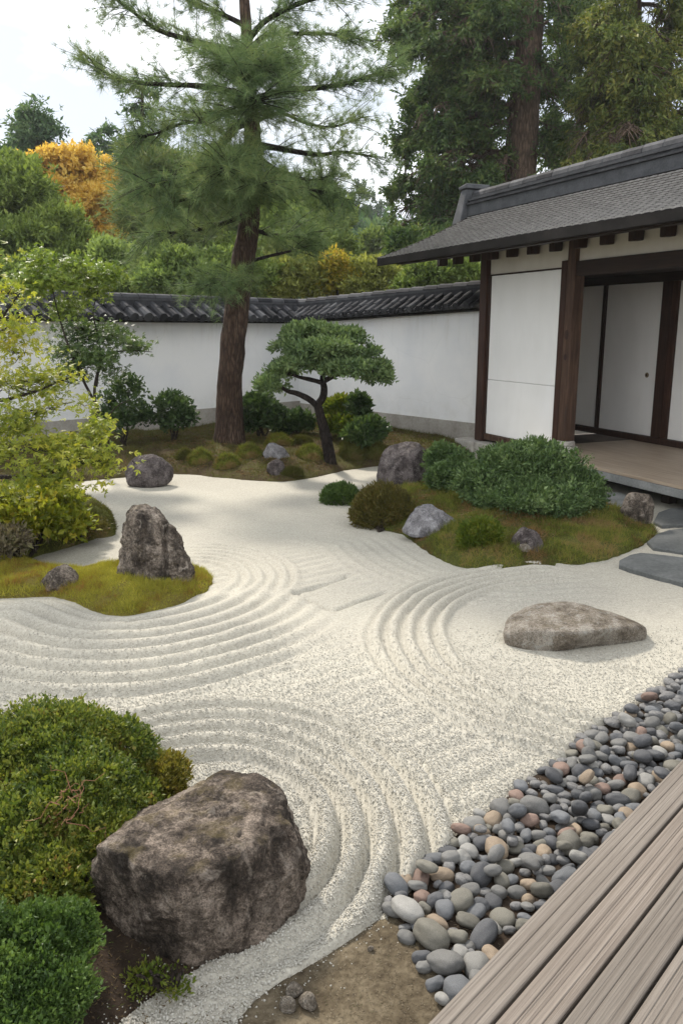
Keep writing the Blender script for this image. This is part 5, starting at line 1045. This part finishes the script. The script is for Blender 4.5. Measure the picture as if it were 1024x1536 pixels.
tree('golden orange autumn tree beyond the left wall', [(100, 245, 27, 50, 22), (60, 262, 27, 40, 20), (140, 262, 27, 40, 22), (95, 285, 27, 50, 22), (150, 300, 26.5, 34, 20), (120, 320, 26.5, 44, 20), (165, 325, 26.5, 24, 14), (160, 352, 26.5, 26, 10), (135, 345, 26.5, 26, 14), (40, 250, 27.5, 26, 14)], M['lf_orange'], 7000, 6, .125, .06, 221, at(110, 480, 27)[:2], None, .16, 'autumn_tree', spread=.9, up=.2, shell=.3, gap=-.1, freq=1.4, core=.3)
tree('soft olive-green tree in front of the orange one at far left', [(30, 290, 22, 62, 48), (-30, 290, 22, 60, 60), (85, 340, 21.5, 48, 38), (25, 360, 21, 70, 44), (110, 380, 21, 44, 36), (60, 410, 20.5, 70, 34), (-40, 390, 21, 60, 50), (10, 255, 22.5, 40, 26)], M['lf_soft'], 8500, 6, .125, .045, 222, at(40, 480, 21.5)[:2], None, .16, 'broadleaf_tree', up=.35)
tree('grey-green pine-like tree behind the left boughs of the big pine', [(250, 270, 21, 52, 40), (230, 330, 20.5, 50, 34), (300, 310, 20.5, 46, 40), (270, 360, 20, 70, 32), (215, 240, 21.5, 34, 30), (330, 340, 20.5, 40, 36), (205, 290, 21, 34, 30)], M['needle_back'], 5200, 9, .22, .022, 223, at(260, 480, 20.5)[:2], None, .14, 'pine_tree', up=.25)
tree('mid-green full tree right of the big pine beyond the wall', [(430, 300, 24, 52, 30), (470, 320, 24, 46, 38), (420, 345, 23, 52, 36), (490, 360, 23.5, 40, 36), (460, 375, 23, 60, 34), (400, 370, 22.5, 46, 40), (500, 330, 24.5, 30, 36)], M['lf_mid'], 7500, 6, .135, .05, 224, at(450, 480, 23.5)[:2], None, .15, 'broadleaf_tree', up=.35)
tree('small lime-green round tree in the gap beside the temple eave', [(565, 365, 40, 24, 20), (555, 390, 40, 28, 22), (585, 385, 40, 26, 18)], M['lf_lime'], 1500, 6, .2, .09, 225, at(565, 480, 40)[:2], None, .14, 'broadleaf_tree')
HB = 'bushes showing over the garden wall'
def back_bush(label, blobs, mat, n, seed, foot_px, Y, Lf=.105, Wf=.042, k=8): return tree(label, [(x, y, Y+d, rx, ry) for x, y, d, rx, ry in blobs], mat, n, k, Lf, Wf, seed, at(foot_px, 480, Y)[:2], None, .07, 'tall_bush', HB, up=.35, freq=2.2)
back_bush('soft green bush over the left wall beside the maple', [(170, 395, 0, 42, 30), (150, 425, -.3, 50, 26), (215, 410, 0, 34, 28)], M['lf_mid'], 3000, 231, 175, 18.5)
back_bush('rounded grey-green bush over the wall left of the pine trunk', [(265, 400, 0, 48, 26), (240, 425, -.3, 44, 22), (300, 420, -.2, 42, 24), (325, 410, .3, 34, 30)], M['lf_mid'], 3600, 232, 275, 18)
back_bush('dark green bush hiding behind the pine trunk over the wall', [(350, 400, 1, 40, 40), (385, 420, .5, 38, 28), (340, 430, .3, 30, 16)], M['lf_soft'], 2800, 233, 360, 18.5)
back_bush('olive bush over the wall corner right of the pine trunk', [(430, 410, .5, 44, 30), (470, 420, .6, 34, 26), (415, 432, .2, 34, 18)], M['lf_oliv'], 3000, 234, 440, 19)
back_bush('yellow and orange tinted bush over the right wall', [(505, 405, 0, 26, 20), (525, 420, .2, 34, 18), (495, 425, .1, 26, 16)], M['lf_yellow'], 2000, 235, 510, 19.5)
back_bush('pale olive rounded bush under the temple eave tip', [(555, 412, .2, 38, 20), (585, 420, .4, 30, 16), (540, 432, .1, 40, 14)], M['lf_oliv'], 2400, 236, 560, 19.5)
back_bush('yellow-green bush in the slot between eave and wall tiles', [(640, 412, 0, 34, 16), (690, 410, .3, 40, 18), (620, 425, 0, 30, 12)], M['lf_lime'], 1800, 237, 660, 18)
back_bush('dark bush below the big fir beside the roof edge', [(610, 375, 1, 36, 24), (655, 380, 1, 40, 24), (700, 370, 1, 44, 28)], M['lf_fir'], 2600, 238, 650, 21, .15, .06)
back_bush('green bush at the far left end over the wall', [(-10, 430, 0, 50, 36), (50, 440, 0, 48, 26), (105, 438, -.2, 40, 22)], M['lf_soft'], 3000, 239, 40, 17.5)
# the wooded slope far behind
FW = 'trees on the far wooded slope'
rr = np.random.default_rng(66)
FARLAB = 'dark rounded tree in the mass of woods on the far slope'
proto = None
for i, (px, Y) in enumerate([(x+rr.normal()*12, 50+25*rr.random()) for x in np.linspace(-60, 1080, 26)]):
    f = at(px, 480, Y)[:2]; fz = float(terr(np.array([f]))[0][0])
    if proto is None:
        proto = tree(FARLAB, [(px+a, 480+b, Y, c, d) for a, b, c, d in ((0, -75, 40, 36), (-28, -50, 34, 34), (28, -52, 36, 32), (0, -30, 46, 34), (-20, -10, 36, 26), (22, -8, 36, 26))], M['lf_conifer'], 2400, 5, .42, .2, 240, f, None, .2, 'broadleaf_tree', FW, core=.4, freq=.6); p0 = np.array(f); kids = list(proto.children)
    else:
        o = proto.copy(); S.collection.objects.link(o); o.location = (float(f[0]), float(f[1]), fz-.3); q = .85+.5*rr.random(); o.scale = (q, q, q*(.9+.4*rr.random())); o.rotation_euler = (0, 0, rr.random()*6.28)
        for ch in kids: c = ch.copy(); S.collection.objects.link(c); c.parent = o
# ------------------------------------------------------------------ the air
hz_m = bpy.data.materials.new('haze'); hz_m.use_nodes = True; hz_m.node_tree.nodes.clear()
ho = hz_m.node_tree.nodes.new('ShaderNodeOutputMaterial'); hv = hz_m.node_tree.nodes.new('ShaderNodeVolumePrincipled'); hv.inputs['Color'].default_value = (.90, .95, 1, 1); hv.inputs['Density'].default_value = .0005; hv.inputs['Anisotropy'].default_value = .2
hz_m.node_tree.links.new(hv.outputs[0], ho.inputs['Volume'])
tag(MB().box((-260, -70, -4), (260, 440, 34)).build('haze', hz_m), 'thin pale blue haze in the air', 'haze', kind='stuff')
#@@PART5
